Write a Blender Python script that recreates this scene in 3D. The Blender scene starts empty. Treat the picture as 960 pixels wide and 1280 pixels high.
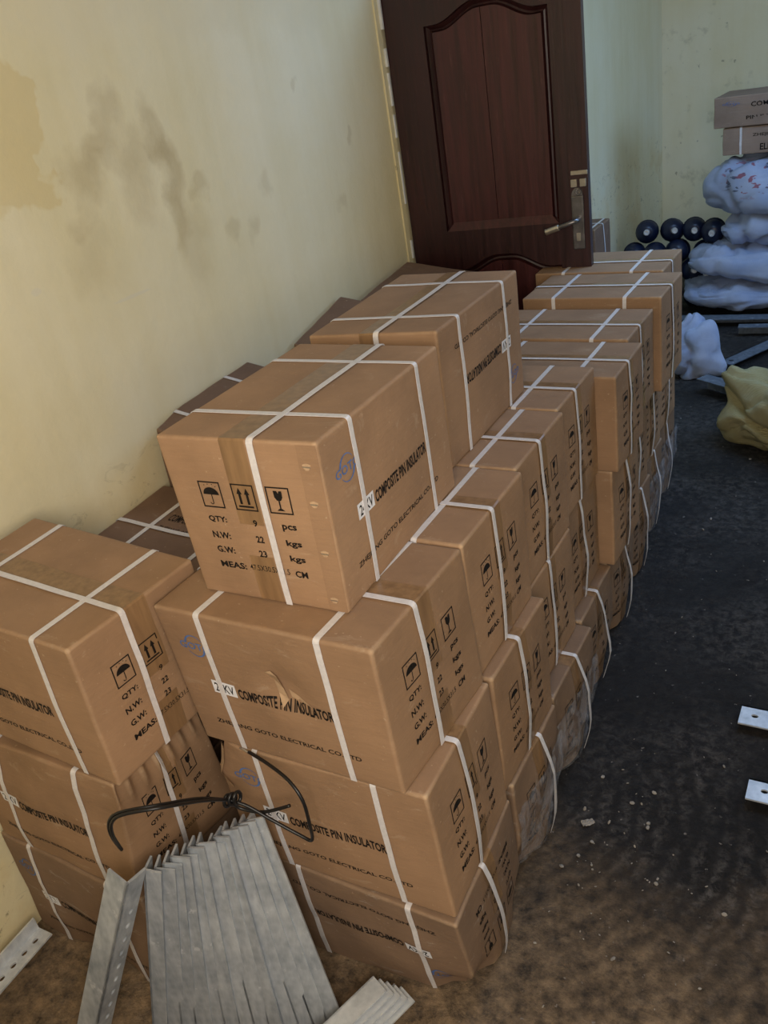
import bpy, bmesh, math, random
from mathutils import Vector, Matrix, noise, Euler

scene = bpy.context.scene
COL = scene.collection

# ------------------------------------------------------------------ camera
CAM_POS = (0.6502, -0.8860, 1.7821)
CAM_ROT = ((0.8640932, -0.10899337, 0.49138924),
           (0.4789315, 0.47832476, -0.73609106),
           (-0.1548146, 0.87139306, 0.46551753))
cam_data = bpy.data.cameras.new('camera')
cam = bpy.data.objects.new('camera', cam_data)
COL.objects.link(cam)
cam.matrix_world = Matrix.Translation(CAM_POS) @ Matrix(CAM_ROT).to_4x4()
cam_data.sensor_fit = 'VERTICAL'
cam_data.sensor_height = 32.0
cam_data.lens = 1070.99 / 1280.0 * 32.0
cam_data.clip_start = 0.02
scene.camera = cam

# ------------------------------------------------------------------ world, lights, exposure
world = bpy.data.worlds.new('world')
scene.world = world
world.use_nodes = True
world.node_tree.nodes['Background'].inputs[0].default_value = (0.62, 0.75, 1.0, 1)
world.node_tree.nodes['Background'].inputs[1].default_value = 0.35


def area_light(name, loc, target, sx, sy, energy, color):
    d = bpy.data.lights.new(name, 'AREA')
    d.shape = 'RECTANGLE'; d.size = sx; d.size_y = sy
    d.energy = energy; d.color = color
    o = bpy.data.objects.new(name, d); COL.objects.link(o)
    o.location = loc
    o.rotation_euler = (Vector(target) - Vector(loc)).to_track_quat('-Z', 'Y').to_euler()
    return o


# daylight through the doorway behind the camera, the window in the right wall and a skylight sheet in the ceiling
area_light('doorway_daylight', (0.82, -1.27, 1.86), (-0.80, 0.35, 1.10), 1.05, 0.90, 41, (1.0, 0.89, 0.76))
area_light('window_daylight', (2.05, 4.1, 1.9), (-0.2, 4.6, 0.9), 1.5, 0.9, 27, (0.32, 0.56, 1.0))
area_light('skylight_daylight', (0.45, 3.0, 2.87), (0.25, 2.8, 0.0), 0.9, 1.5, 40, (0.35, 0.59, 1.0))

scene.view_settings.view_transform = 'Standard'
scene.view_settings.look = 'None'
scene.view_settings.gamma = 1.0
scene.view_settings.use_curve_mapping = False
scene.view_settings.exposure = 0.0


# ------------------------------------------------------------------ node helpers
def srgb(r, g, b):
    f = lambda c: (c / 255 / 12.92) if c / 255 <= 0.04045 else ((c / 255 + 0.055) / 1.055) ** 2.4
    return (f(r), f(g), f(b), 1.0)


class NT:
    def __init__(self, name):
        self.m = bpy.data.materials.new(name)
        self.m.use_nodes = True
        self.t = self.m.node_tree
        self.t.nodes.clear()
        self.out = self.t.nodes.new('ShaderNodeOutputMaterial')
        self.b = self.t.nodes.new('ShaderNodeBsdfPrincipled')
        self.t.links.new(self.b.outputs[0], self.out.inputs[0])
        self.geo = None

    def n(self, kind, **kw):
        x = self.t.nodes.new(kind)
        for k, v in kw.items():
            setattr(x, k, v)
        return x

    def link(self, a, b):
        self.t.links.new(a, b)

    def coord(self, kind='Object'):
        return self.n('ShaderNodeTexCoord').outputs[kind]

    def mapping(self, vec, scale=(1, 1, 1), loc=(0, 0, 0), rot=(0, 0, 0)):
        mp = self.n('ShaderNodeMapping')
        mp.inputs['Scale'].default_value = scale
        mp.inputs['Location'].default_value = loc
        mp.inputs['Rotation'].default_value = rot
        self.link(vec, mp.inputs['Vector'])
        return mp.outputs[0]

    def noise(self, vec, scale, detail=4.0, rough=0.55, dist=0.0):
        x = self.n('ShaderNodeTexNoise')
        x.inputs['Scale'].default_value = scale
        x.inputs['Detail'].default_value = detail
        x.inputs['Roughness'].default_value = rough
        x.inputs['Distortion'].default_value = dist
        self.link(vec, x.inputs['Vector'])
        return x.outputs['Fac']

    def ramp(self, fac, stops):
        x = self.n('ShaderNodeValToRGB')
        e = x.color_ramp.elements
        while len(e) < len(stops):
            e.new(0.5)
        for el, (p, c) in zip(e, stops):
            el.position = p
            el.color = c if isinstance(c, tuple) else (c, c, c, 1)
        self.link(fac, x.inputs[0])
        return x.outputs[0]

    def mix(self, fac, a, b, mode='MIX'):
        x = self.n('ShaderNodeMix', data_type='RGBA', blend_type=mode)
        for s, v in ((x.inputs[0], fac), (x.inputs[6], a), (x.inputs[7], b)):
            if isinstance(v, (int, float)):
                s.default_value = v
            elif isinstance(v, tuple):
                s.default_value = v
            else:
                self.link(v, s)
        return x.outputs[2]

    def math(self, op, a, b=0.0, clamp=False):
        x = self.n('ShaderNodeMath', operation=op, use_clamp=clamp)
        for s, v in ((x.inputs[0], a), (x.inputs[1], b)):
            if isinstance(v, (int, float)):
                s.default_value = v
            else:
                self.link(v, s)
        return x.outputs[0]

    def blob(self, vec, center, radius, stretch=(1, 1, 1)):
        """soft spot with a shape of its own (0..1)"""
        mp = self.n('ShaderNodeMapping')
        mp.inputs['Location'].default_value = [-c * s / radius for c, s in zip(center, stretch)]
        mp.inputs['Scale'].default_value = [s / radius for s in stretch]
        self.link(vec, mp.inputs['Vector'])
        g = self.n('ShaderNodeTexGradient', gradient_type='SPHERICAL')
        self.link(mp.outputs[0], g.inputs[0])
        return g.outputs['Fac']

    def bump(self, height, strength=0.2, dist=0.01):
        x = self.n('ShaderNodeBump')
        x.inputs['Strength'].default_value = strength
        x.inputs['Distance'].default_value = dist
        self.link(height, x.inputs['Height'])
        self.link(x.outputs[0], self.b.inputs['Normal'])

    def set(self, color=None, rough=None, metal=None, spec=None):
        for key, v in (('Base Color', color), ('Roughness', rough), ('Metallic', metal), ('Specular IOR Level', spec)):
            if v is None:
                continue
            if isinstance(v, (int, float, tuple)):
                self.b.inputs[key].default_value = v
            else:
                self.link(v, self.b.inputs[key])
        return self.m


def simple(name, col, rough=0.6, metal=0.0, spec=0.5, var=0.0, scale=30, bump=0.0):
    t = NT(name)
    c = t.coord()
    if var > 0:
        f = t.noise(c, scale, 5)
        dark = tuple(v * (1 - var) for v in col[:3]) + (1,)
        lite = tuple(min(1, v * (1 + var)) for v in col[:3]) + (1,)
        t.set(t.ramp(f, [(0.3, dark), (0.7, lite)]), rough, metal, spec)
    else:
        t.set(col, rough, metal, spec)
    if bump > 0:
        t.bump(t.noise(c, scale * 2, 4), bump, 0.004)
    return t.m


# ------------------------------------------------------------------ materials
def mat_cardboard(name, base, dirt=0.35, dirtcol=srgb(170, 160, 148)):
    t = NT(name)
    c = t.coord()
    fib = t.noise(t.mapping(c, (14, 14, 240)), 1.0, 3)
    big = t.noise(c, 5.0, 5, 0.6)
    oi = t.n('ShaderNodeObjectInfo').outputs['Random']
    dk = tuple(v * 0.80 for v in base[:3]) + (1,)
    lt = tuple(v * 1.12 for v in base[:3]) + (1,)
    col = t.ramp(big, [(0.3, dk), (0.55, base), (0.75, lt)])
    col = t.mix(0.06, col, t.ramp(fib, [(0.3, 0.25), (0.7, 0.85)]), 'OVERLAY')
    # rub marks and dust, their own shapes
    sc = t.noise(t.mapping(c, (9, 22, 30), rot=(0.3, 0.2, 0.7)), 1.0, 7, 0.7, 0.6)
    col = t.mix(t.math('MULTIPLY', t.ramp(sc, [(0.60, 0.0), (0.72, 1.0)]), dirt), col, dirtcol)
    sp = t.noise(c, 90, 2)
    col = t.mix(t.math('MULTIPLY', t.ramp(sp, [(0.70, 0.0), (0.76, 1.0)]), 0.35), col, srgb(205, 180, 150))
    # rubbed, lighter edges
    pt = t.n('ShaderNodeNewGeometry').outputs['Pointiness']
    wear = t.math('MULTIPLY', t.ramp(pt, [(0.515, 0.0), (0.57, 1.0)]), t.ramp(t.noise(c, 18, 5, 0.7), [(0.38, 0.10), (0.62, 0.95)]))
    col = t.mix(wear, col, srgb(208, 180, 146))
    hv = t.n('ShaderNodeHueSaturation')
    t.link(t.math('ADD', t.math('MULTIPLY', oi, 0.16), 0.92), hv.inputs['Value'])
    t.link(col, hv.inputs['Color'])
    t.set(hv.outputs[0], 0.72, 0, 0.28)
    t.bump(t.noise(t.mapping(c, (30, 30, 60)), 1.0, 8, 0.7), 0.30, 0.005)
    return t.m


M = {}
M['card'] = mat_cardboard('cardboard', srgb(156, 124, 95), 0.38, srgb(188, 166, 140))
M['card_dirty'] = mat_cardboard('dusty_cardboard', srgb(138, 112, 90), 0.75)
M['card_edge'] = simple('torn_cardboard_edge', srgb(178, 148, 116), 0.8, var=0.2, scale=60)
M['card_grey'] = mat_cardboard('greyish_cardboard', srgb(150, 128, 112), 0.4)
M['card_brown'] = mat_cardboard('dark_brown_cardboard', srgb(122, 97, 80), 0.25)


def mat_tape():
    t = NT('brown_packing_tape')
    c = t.coord()
    f = t.noise(t.mapping(c, (60, 60, 6)), 1.0, 4)
    t.set(t.ramp(f, [(0.3, srgb(122, 94, 66)), (0.7, srgb(150, 118, 84))]), 0.3, 0, 0.5)
    t.bump(t.noise(c, 45, 3), 0.15, 0.003)
    return t.m


M['tape'] = mat_tape()
M['strap'] = simple('white_plastic_strap', srgb(214, 210, 210), 0.38, spec=0.5, var=0.08, scale=120, bump=0.1)
M['ink'] = simple('black_print', srgb(26, 22, 20), 0.7, spec=0.2, var=0.35, scale=160)
M['blue'] = simple('blue_print', srgb(84, 112, 165), 0.7, spec=0.2, var=0.3, scale=160)
M['sticker'] = simple('white_sticker_paper', srgb(228, 228, 232), 0.6, var=0.05, scale=80)
M['staple'] = simple('steel_staple', (0.6, 0.55, 0.5, 1), 0.35, 0.9)


def mat_film():
    t = NT('clear_plastic_film')
    c = t.coord()
    tr = t.n('ShaderNodeBsdfTransparent')
    tr.inputs[0].default_value = (0.95, 0.96, 0.98, 1)
    mixs = t.n('ShaderNodeMixShader')
    f = t.noise(t.mapping(c, (20, 20, 12)), 1.0, 6, 0.65, 1.0)
    t.link(t.ramp(f, [(0.38, 0.06), (0.62, 0.42)]), mixs.inputs[0])
    t.link(tr.outputs[0], mixs.inputs[1])
    t.link(t.b.outputs[0], mixs.inputs[2])
    t.link(mixs.outputs[0], t.out.inputs[0])
    t.set(srgb(200, 200, 206), 0.18, 0, 0.6)
    t.bump(t.noise(c, 40, 5, 0.6, 1.0), 0.6, 0.01)
    return t.m


M['film'] = mat_film()


def mat_wall(name, stains=True):
    t = NT(name)
    c = t.coord()
    base = t.ramp(t.noise(c, 1.3, 6, 0.6), [(0.3, srgb(226, 212, 166)), (0.5, srgb(233, 221, 182)), (0.72, srgb(238, 229, 198))])
    # vertical roller streaks
    st = t.noise(t.mapping(c, (9, 9, 0.9)), 1.0, 4)
    base = t.mix(0.22, base, t.ramp(st, [(0.35, srgb(220, 206, 162)), (0.65, srgb(240, 232, 204))]))
    if stains:
        rough = t.noise(c, 7, 6, 0.65)
        # older, yellower coat left bare where a repaint stops, upper near corner of the wall
        sep = t.n('ShaderNodeSeparateXYZ'); t.link(c, sep.inputs[0])
        nz = t.math('MULTIPLY', t.math('SUBTRACT', t.noise(c, 4.5, 4), 0.5), 0.5)
        # edge: y < 0.62 - ..., z > 1.60
        ya = t.math('ADD', t.math('SUBTRACT', 0.58, sep.outputs[1]), nz)
        za = t.math('ADD', t.math('SUBTRACT', sep.outputs[2], 1.58), t.math('MULTIPLY', nz, 0.5))
        m1 = t.ramp(t.math('MINIMUM', ya, za), [(0.0, 0.0), (0.012, 1.0)])
        base = t.mix(t.math('MULTIPLY', m1, 0.6), base, srgb(216, 194, 136))
        # pale filler band along the top
        top = t.math('ADD', t.math('SUBTRACT', sep.outputs[2], 1.90), t.math('MULTIPLY', nz, 0.6))
        base = t.mix(t.math('MULTIPLY', t.ramp(top, [(0.0, 0.0), (0.05, 1.0)]), 0.45), base, srgb(228, 216, 180))
        # hand-print smudges
        wn = t.n('ShaderNodeTexNoise'); wn.inputs['Scale'].default_value = 9; wn.inputs['Detail'].default_value = 4; t.link(c, wn.inputs['Vector'])
        wm = t.n('ShaderNodeVectorMath', operation='MULTIPLY_ADD'); t.link(wn.outputs['Color'], wm.inputs[0])
        wm.inputs[1].default_value = (0.0, 0.14, 0.18); t.link(c, wm.inputs[2])
        ws = t.n('ShaderNodeVectorMath', operation='SUBTRACT'); t.link(wm.outputs[0], ws.inputs[0]); ws.inputs[1].default_value = (0.0, 0.07, 0.09)
        wv = ws.outputs[0]
        for (y, z, r, k, sy, sz) in ((0.66, 1.64, .10, .8, 1, .9), (0.74, 1.72, .075, .8, 1, 1), (0.72, 1.66, .07, .6, 1, 1),
                               (0.95, 1.60, .08, .95, 1.4, .45), (0.94, 1.47, .07, .7, 1.4, .5), (0.93, 1.70, .07, .7, 1.5, .6),
                               (0.80, 1.78, .08, .7, 1, 1), (0.83, 1.56, .09, .5, 1, .6), (0.60, 1.53, .07, .6, 1, 1),
                               (0.86, 1.66, .10, .6, .6, 1), (1.04, 1.55, .05, .6, 1, 1), (1.15, 1.40, .05, .5, 1, 1),
                               (1.25, 1.38, .04, .5, 1, .5), (0.98, 1.40, .10, .45, 1, .5), (0.62, 1.45, .12, .4, 1, 1),
                               (1.35, 1.50, .05, .45, 1, 1), (1.6, 1.75, .03, .5, 1, 1), (1.9, 1.55, .03, .6, 1, 1), (1.75, 1.36, .04, .45, 1, 1)):
            b = t.blob(wv, (-1.06, y, z), r, (0.2, sy, sz))
            fac = t.math('MULTIPLY', t.ramp(t.math('MULTIPLY', b, t.math('ADD', rough, 0.35)), [(0.16, 0.0), (0.60, 1.0)]), 0.42 * k)
            base = t.mix(fac, base, srgb(162, 138, 86))
        # bruised plaster and scrapes low down by the cartons
        low = t.ramp(sep.outputs[2], [(0.80, 1.0), (1.18, 0.0)])
        scr = t.noise(t.mapping(c, (5, 14, 26), rot=(0.75, 0, 0)), 1.0, 8, 0.7, 1.2)
        base = t.mix(t.math('MULTIPLY', t.math('MULTIPLY', t.ramp(scr, [(0.58, 0.0), (0.66, 1.0)]), low), 0.6), base, srgb(110, 96, 72))
        pat = t.noise(c, 3.1, 5)
        base = t.mix(t.math('MULTIPLY', t.math('MULTIPLY', t.ramp(pat, [(0.5, 0.0), (0.62, 1.0)]), low), 0.45), base, srgb(216, 188, 128))
        # pale scrape strokes
        for (y, z, r, sy, sz, rx) in ((0.70, 1.338, .085, 1, 14, 0.0), (0.42, 1.43, .018, 1, 1.6, 0.0)):
            b = t.blob(c, (-1.06, y, z), r, (0.2, sy, sz))
            base = t.mix(t.math('MULTIPLY', t.ramp(b, [(0.1, 0.0), (0.35, 1.0)]), 0.45), base, srgb(222, 214, 192))
    else:
        f = t.noise(c, 9, 5, 0.6)
        base = t.mix(t.math('MULTIPLY', t.ramp(f, [(0.60, 0.0), (0.72, 1.0)]), 0.25), base, srgb(128, 116, 84))
        sp = t.noise(c, 16, 3)
        base = t.mix(t.math('MULTIPLY', t.ramp(sp, [(0.70, 0.0), (0.74, 1.0)]), 0.5), base, srgb(110, 96, 74))
    t.set(base, 0.55, 0, 0.3)
    t.bump(t.noise(c, 10, 7, 0.6), 0.22, 0.02)
    return t.m


M['wall'] = mat_wall('painted_plaster_left')
M['wall2'] = mat_wall('painted_plaster', False)
M['ceil'] = simple('ceiling_paint', srgb(215, 210, 195), 0.8, var=0.05, scale=3)


def mat_floor():
    t = NT('oily_concrete')
    c = t.coord()
    big = t.noise(c, 2.2, 6, 0.6)
    base = t.ramp(big, [(0.3, srgb(22, 20, 20)), (0.6, srgb(33, 30, 29))])
    # swept rings of dust
    ring = t.n('ShaderNodeTexWave', wave_type='RINGS', rings_direction='Z')
    ring.inputs['Scale'].default_value = 6.5
    ring.inputs['Distortion'].default_value = 5.0
    ring.inputs['Detail'].default_value = 5
    ring.inputs['Detail Scale'].default_value = 2.2
    t.link(t.mapping(c, (1, 1, 1), (0.12, -0.62, 0)), ring.inputs['Vector'])
    rmask = t.ramp(t.blob(c, (0.36, 0.50, 0.0), 0.50), [(0.0, 0.0), (0.45, 0.6)])
    ringf = t.mix(rmask, (0.62, 0.62, 0.62, 1), ring.outputs['Fac'])
    scuff = t.noise(t.mapping(c, (34, 34, 34)), 1.0, 10, 0.78, 0.4)
    dust = t.math('MULTIPLY', t.ramp(scuff, [(0.44, 0.0), (0.64, 1.0)]), t.ramp(ringf, [(0.25, 0.15), (0.8, 1.0)]))
    area = t.ramp(t.noise(t.mapping(c, (1, 1, 1), (3.1, 1.7, 0)), 2.0, 3), [(0.40, 0.12), (0.60, 0.75)])
    base = t.mix(t.math('MULTIPLY', dust, area), base, srgb(106, 100, 95))
    # brown earth trodden in towards the near end
    sep = t.n('ShaderNodeSeparateXYZ'); t.link(c, sep.inputs[0])
    near = t.math('ADD', t.math('SUBTRACT', 0.62, sep.outputs[1]), t.math('MULTIPLY', t.math('SUBTRACT', t.noise(c, 3, 5), 0.5), 0.9))
    nf = t.math('MULTIPLY', t.ramp(near, [(0.0, 0.0), (0.55, 1.0)]), t.math('MULTIPLY', t.ramp(t.noise(c, 22, 8, 0.75), [(0.36, 0.12), (0.64, 1.0)]), t.ramp(ringf, [(0.2, 0.6), (0.8, 1.0)])))
    base = t.mix(nf, base, srgb(164, 138, 108))
    sp = t.noise(c, 60, 3, 0.5)
    base = t.mix(t.math('MULTIPLY', t.ramp(sp, [(0.70, 0.0), (0.74, 1.0)]), 0.7), base, srgb(150, 142, 135))
    t.set(base, t.ramp(t.noise(c, 8, 5), [(0.3, 0.5), (0.7, 0.85)]), 0, 0.3)
    t.bump(t.noise(c, 40, 9, 0.72), 0.8, 0.015)
    return t.m


M['floor'] = mat_floor()


def mat_doorwood(name, a, b, rough=0.3):
    t = NT(name)
    c = t.coord()
    g = t.noise(t.mapping(c, (40, 40, 2.2)), 1.0, 6, 0.6, 0.5)
    col = t.ramp(g, [(0.3, a), (0.7, b)])
    wear = t.noise(t.mapping(c, (60, 60, 9)), 1.0, 7, 0.75)
    col = t.mix(t.math('MULTIPLY', t.ramp(wear, [(0.58, 0.0), (0.7, 1.0)]), 0.12), col, srgb(140, 100, 95))
    t.set(col, t.ramp(g, [(0.3, rough), (0.7, rough + 0.16)]), 0, 0.45)
    t.b.inputs['Coat Weight'].default_value = 0.12
    t.b.inputs['Coat Roughness'].default_value = 0.22
    t.bump(g, 0.25, 0.004)
    return t.m


M['door'] = mat_doorwood('dark_red_varnished_wood', srgb(32, 9, 10), srgb(54, 18, 19), 0.36)
M['door_panel'] = mat_doorwood('red_brown_varnished_board', srgb(46, 15, 16), srgb(76, 29, 30), 0.34)
M['brass'] = simple('worn_brass', srgb(196, 190, 176), 0.3, 0.85, var=0.2)
M['nickel'] = simple('worn_nickel', srgb(120, 118, 118), 0.35, 0.9, var=0.3)
M['gap_light_white'] = simple('jamb_and_gap_light_white', srgb(220, 222, 224), 0.6, var=0.1)  # white for the jamb and for light painted into the hinge gap


def mat_galv(name, a, b, metal=0.35, rough=0.42):
    t = NT(name)
    c = t.coord()
    v = t.n('ShaderNodeTexVoronoi'); v.inputs['Scale'].default_value = 55
    t.link(c, v.inputs['Vector'])
    f = t.noise(t.mapping(c, (25, 25, 6)), 1.0, 6, 0.65)
    col = t.ramp(f, [(0.3, a), (0.7, b)])
    col = t.mix(0.25, col, v.outputs['Distance'], 'SOFT_LIGHT')
    w = t.noise(c, 30, 5, 0.7)
    col = t.mix(t.math('MULTIPLY', t.ramp(w, [(0.62, 0.0), (0.7, 1.0)]), 0.6), col, srgb(225, 228, 232))
    t.set(col, rough, metal, 0.5)
    t.bump(f, 0.1, 0.003)
    return t.m


M['galv'] = mat_galv('galvanised_steel', srgb(148, 156, 166), srgb(204, 210, 216))
M['galv_light'] = mat_galv('pale_zinc_steel', srgb(180, 186, 192), srgb(222, 226, 230), 0.35, 0.5)
M['galv_dark'] = mat_galv('dull_steel', srgb(90, 100, 112), srgb(128, 138, 150), 0.5, 0.45)
M['wire'] = simple('black_wire_insulation', srgb(20, 20, 22), 0.4, spec=0.5)


def mat_sack(name, a, b, red=False):
    t = NT(name)
    c = t.coord()
    col = t.ramp(t.noise(c, 6, 6, 0.6), [(0.3, a), (0.7, b)])
    if red:      # worn red and navy print on the near side
        m = t.blob(c, (-0.25, -0.28, 0.22), 0.22, (1, 1, 1.6))
        pr = t.noise(t.mapping(c, (18, 18, 34), rot=(0, 0.5, 0)), 1.0, 2)
        k = t.math('MULTIPLY', t.ramp(pr, [(0.56, 0.0), (0.60, 1.0)]), t.ramp(m, [(0.05, 0.0), (0.3, 0.8)]))
        col = t.mix(k, col, t.ramp(t.noise(c, 9, 1), [(0.45, srgb(168, 62, 74)), (0.55, srgb(60, 64, 96))]))
    w1 = t.n('ShaderNodeTexWave', bands_direction='X'); w1.inputs['Scale'].default_value = 90
    w2 = t.n('ShaderNodeTexWave', bands_direction='Z'); w2.inputs['Scale'].default_value = 90
    t.link(c, w1.inputs[0]); t.link(c, w2.inputs[0])
    t.set(col, 0.45, 0, 0.45)
    h = t.math('ADD', t.math('ADD', w1.outputs['Fac'], w2.outputs['Fac']), t.math('MULTIPLY', t.noise(c, 12, 6, 0.6, 0.8), 6.0))
    t.bump(h, 0.6, 0.010)
    return t.m


M['sack'] = mat_sack('white_woven_sack', srgb(168, 184, 218), srgb(204, 214, 238))
M['sack_print'] = mat_sack('printed_white_woven_sack', srgb(168, 184, 218), srgb(204, 214, 238), True)
M['sack_yellow'] = mat_sack('yellow_woven_sack', srgb(160, 148, 100), srgb(190, 180, 134))
M['red_print'] = simple('red_sack_print', srgb(170, 60, 70), 0.7)
M['navy_print'] = simple('navy_sack_print', srgb(50, 56, 90), 0.7)
M['rubber'] = simple('dark_blue_rubber', srgb(22, 30, 56), 0.35, spec=0.5, var=0.15, scale=10)
M['debris'] = simple('pale_crumbs', srgb(150, 144, 136), 0.8, var=0.3)


# ------------------------------------------------------------------ object helpers
def link(o, parent=None):
    COL.objects.link(o)
    if parent is not None:
        o.parent = parent
    return o


def mesh_obj(name, verts, faces, mat, parent=None, smooth=False):
    me = bpy.data.meshes.new(name)
    me.from_pydata([tuple(v) for v in verts], [], faces)
    me.update()
    if mat is not None:
        me.materials.append(mat)
    if smooth:
        me.polygons.foreach_set('use_smooth', [True] * len(me.polygons))
    return link(bpy.data.objects.new(name, me), parent)


def bm_obj(name, bm, mat, parent=None, smooth=False):
    me = bpy.data.meshes.new(name)
    bm.normal_update()
    bm.to_mesh(me); bm.free()
    if mat is not None:
        me.materials.append(mat)
    if smooth:
        me.polygons.foreach_set('use_smooth', [True] * len(me.polygons))
    return link(bpy.data.objects.new(name, me), parent)


def thing(name, label, cat, loc=(0, 0, 0), rot=(0, 0, 0), group=None):
    o = bpy.data.objects.new(name, None)
    o.empty_display_size = 0.05
    link(o)
    o.location = loc; o.rotation_euler = rot
    tag(o, label, cat, group)
    return o


def tag(o, label, cat=None, group=None):
    o['label'] = label
    if cat: o['category'] = cat
    if group: o['group'] = group
    return o


def box_bm(bm, lo, hi, bevel=0.0):
    x0, y0, z0 = lo; x1, y1, z1 = hi
    vs = [bm.verts.new(p) for p in ((x0, y0, z0), (x1, y0, z0), (x1, y1, z0), (x0, y1, z0),
                                    (x0, y0, z1), (x1, y0, z1), (x1, y1, z1), (x0, y1, z1))]
    fs = [bm.faces.new([vs[i] for i in f]) for f in ((0, 3, 2, 1), (4, 5, 6, 7), (0, 1, 5, 4), (1, 2, 6, 5), (2, 3, 7, 6), (3, 0, 4, 7))]
    if bevel > 0:
        ed = list({e for f in fs for e in f.edges})
        bmesh.ops.bevel(bm, geom=ed, offset=bevel, segments=2, affect='EDGES', profile=0.5)


def box_obj(name, lo, hi, mat, parent=None, bevel=0.0):
    bm = bmesh.new(); box_bm(bm, lo, hi, bevel)
    return bm_obj(name, bm, mat, parent)


def structure(o):
    o['kind'] = 'structure'
    return o


def tube(name, pts, r, mat, parent=None, seg=8, closed=False):
    """swept tube along a smooth path"""
    P = [Vector(p) for p in pts]
    Q = []
    n = len(P)
    for i in range(n - 1):
        p0 = P[max(i - 1, 0)]; p1 = P[i]; p2 = P[i + 1]; p3 = P[min(i + 2, n - 1)]
        for k in range(6):
            t = k / 6
            Q.append(0.5 * ((2 * p1) + (p2 - p0) * t + (2 * p0 - 5 * p1 + 4 * p2 - p3) * t * t + (3 * p1 - p0 - 3 * p2 + p3) * t ** 3))
    Q.append(P[-1])
    V = []; F = []
    up = Vector((0.13, 0.2, 1)).normalized()
    for i, p in enumerate(Q):
        d = (Q[min(i + 1, len(Q) - 1)] - Q[max(i - 1, 0)]).normalized()
        a = d.cross(up)
        if a.length < 1e-3: a = d.cross(Vector((1, 0, 0)))
        a.normalize(); b = a.cross(d)
        for k in range(seg):
            an = 2 * math.pi * k / seg
            V.append(p + (a * math.cos(an) + b * math.sin(an)) * r)
    for i in range(len(Q) - 1):
        for k in range(seg):
            F.append((i * seg + k, i * seg + (k + 1) % seg, (i + 1) * seg + (k + 1) % seg, (i + 1) * seg + k))
    F.append(tuple(range(seg))[::-1]); F.append(tuple((len(Q) - 1) * seg + k for k in range(seg)))
    return mesh_obj(name, V, F, mat, parent, True)


# ------------------------------------------------------------------ flat print shapes (2D, unit: metres on the face)
_text_cache = {}


def text2d(s, bold=0.012):
    """triangles of a word, fitted to the unit square"""
    key = (s, bold)
    if key in _text_cache:
        return _text_cache[key]
    cu = bpy.data.curves.new('t', 'FONT')
    cu.body = s; cu.size = 1.0; cu.resolution_u = 2; cu.offset = bold
    cu.fill_mode = 'FRONT'
    o = bpy.data.objects.new('t', cu)
    COL.objects.link(o)
    dg = bpy.context.evaluated_depsgraph_get()
    me = o.evaluated_get(dg).to_mesh()
    vs = [(v.co.x, v.co.y) for v in me.vertices]
    fs = [tuple(p.vertices) for p in me.polygons]
    o.evaluated_get(dg).to_mesh_clear()
    bpy.data.objects.remove(o); bpy.data.curves.remove(cu)
    x0 = min(v[0] for v in vs); x1 = max(v[0] for v in vs); y0 = min(v[1] for v in vs); y1 = max(v[1] for v in vs)
    vs = [((x - x0) / (x1 - x0), (y - y0) / (y1 - y0)) for x, y in vs]
    _text_cache[key] = (vs, fs)
    return vs, fs


class Flat:
    """collects 2D shapes in normalised face coordinates (u right, v up)"""
    def __init__(self):
        self.v = []; self.f = []

    def put(self, vs, fs):
        n = len(self.v)
        self.v += vs; self.f += [tuple(i + n for i in f) for f in fs]

    def text(self, s, u0, v0, u1, v1, bold=0.012):
        vs, fs = text2d(s, bold)
        self.put([(u0 + x * (u1 - u0), v0 + y * (v1 - v0)) for x, y in vs], fs)

    def poly(self, pts):
        self.put(list(pts), [tuple(range(len(pts)))])

    def rect(self, u0, v0, u1, v1):
        self.poly([(u0, v0), (u1, v0), (u1, v1), (u0, v1)])

    def frame(self, u0, v0, u1, v1, w):
        self.rect(u0, v0, u1, v0 + w); self.rect(u0, v1 - w, u1, v1)
        self.rect(u0, v0 + w, u0 + w, v1 - w); self.rect(u1 - w, v0 + w, u1, v1 - w)

    def arc(self, cu, cv, ru, rv, a0, a1, w0, w1, n=14):
        vs = []
        for i in range(n + 1):
            t = i / n; a = math.radians(a0 + (a1 - a0) * t); w = w0 + (w1 - w0) * t
            vs.append((cu + (ru - w) * math.cos(a), cv + (rv - w) * math.sin(a)))
            vs.append((cu + ru * math.cos(a), cv + rv * math.sin(a)))
        self.put(vs, [(2 * i, 2 * i + 1, 2 * i + 3, 2 * i + 2) for i in range(n)])


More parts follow.
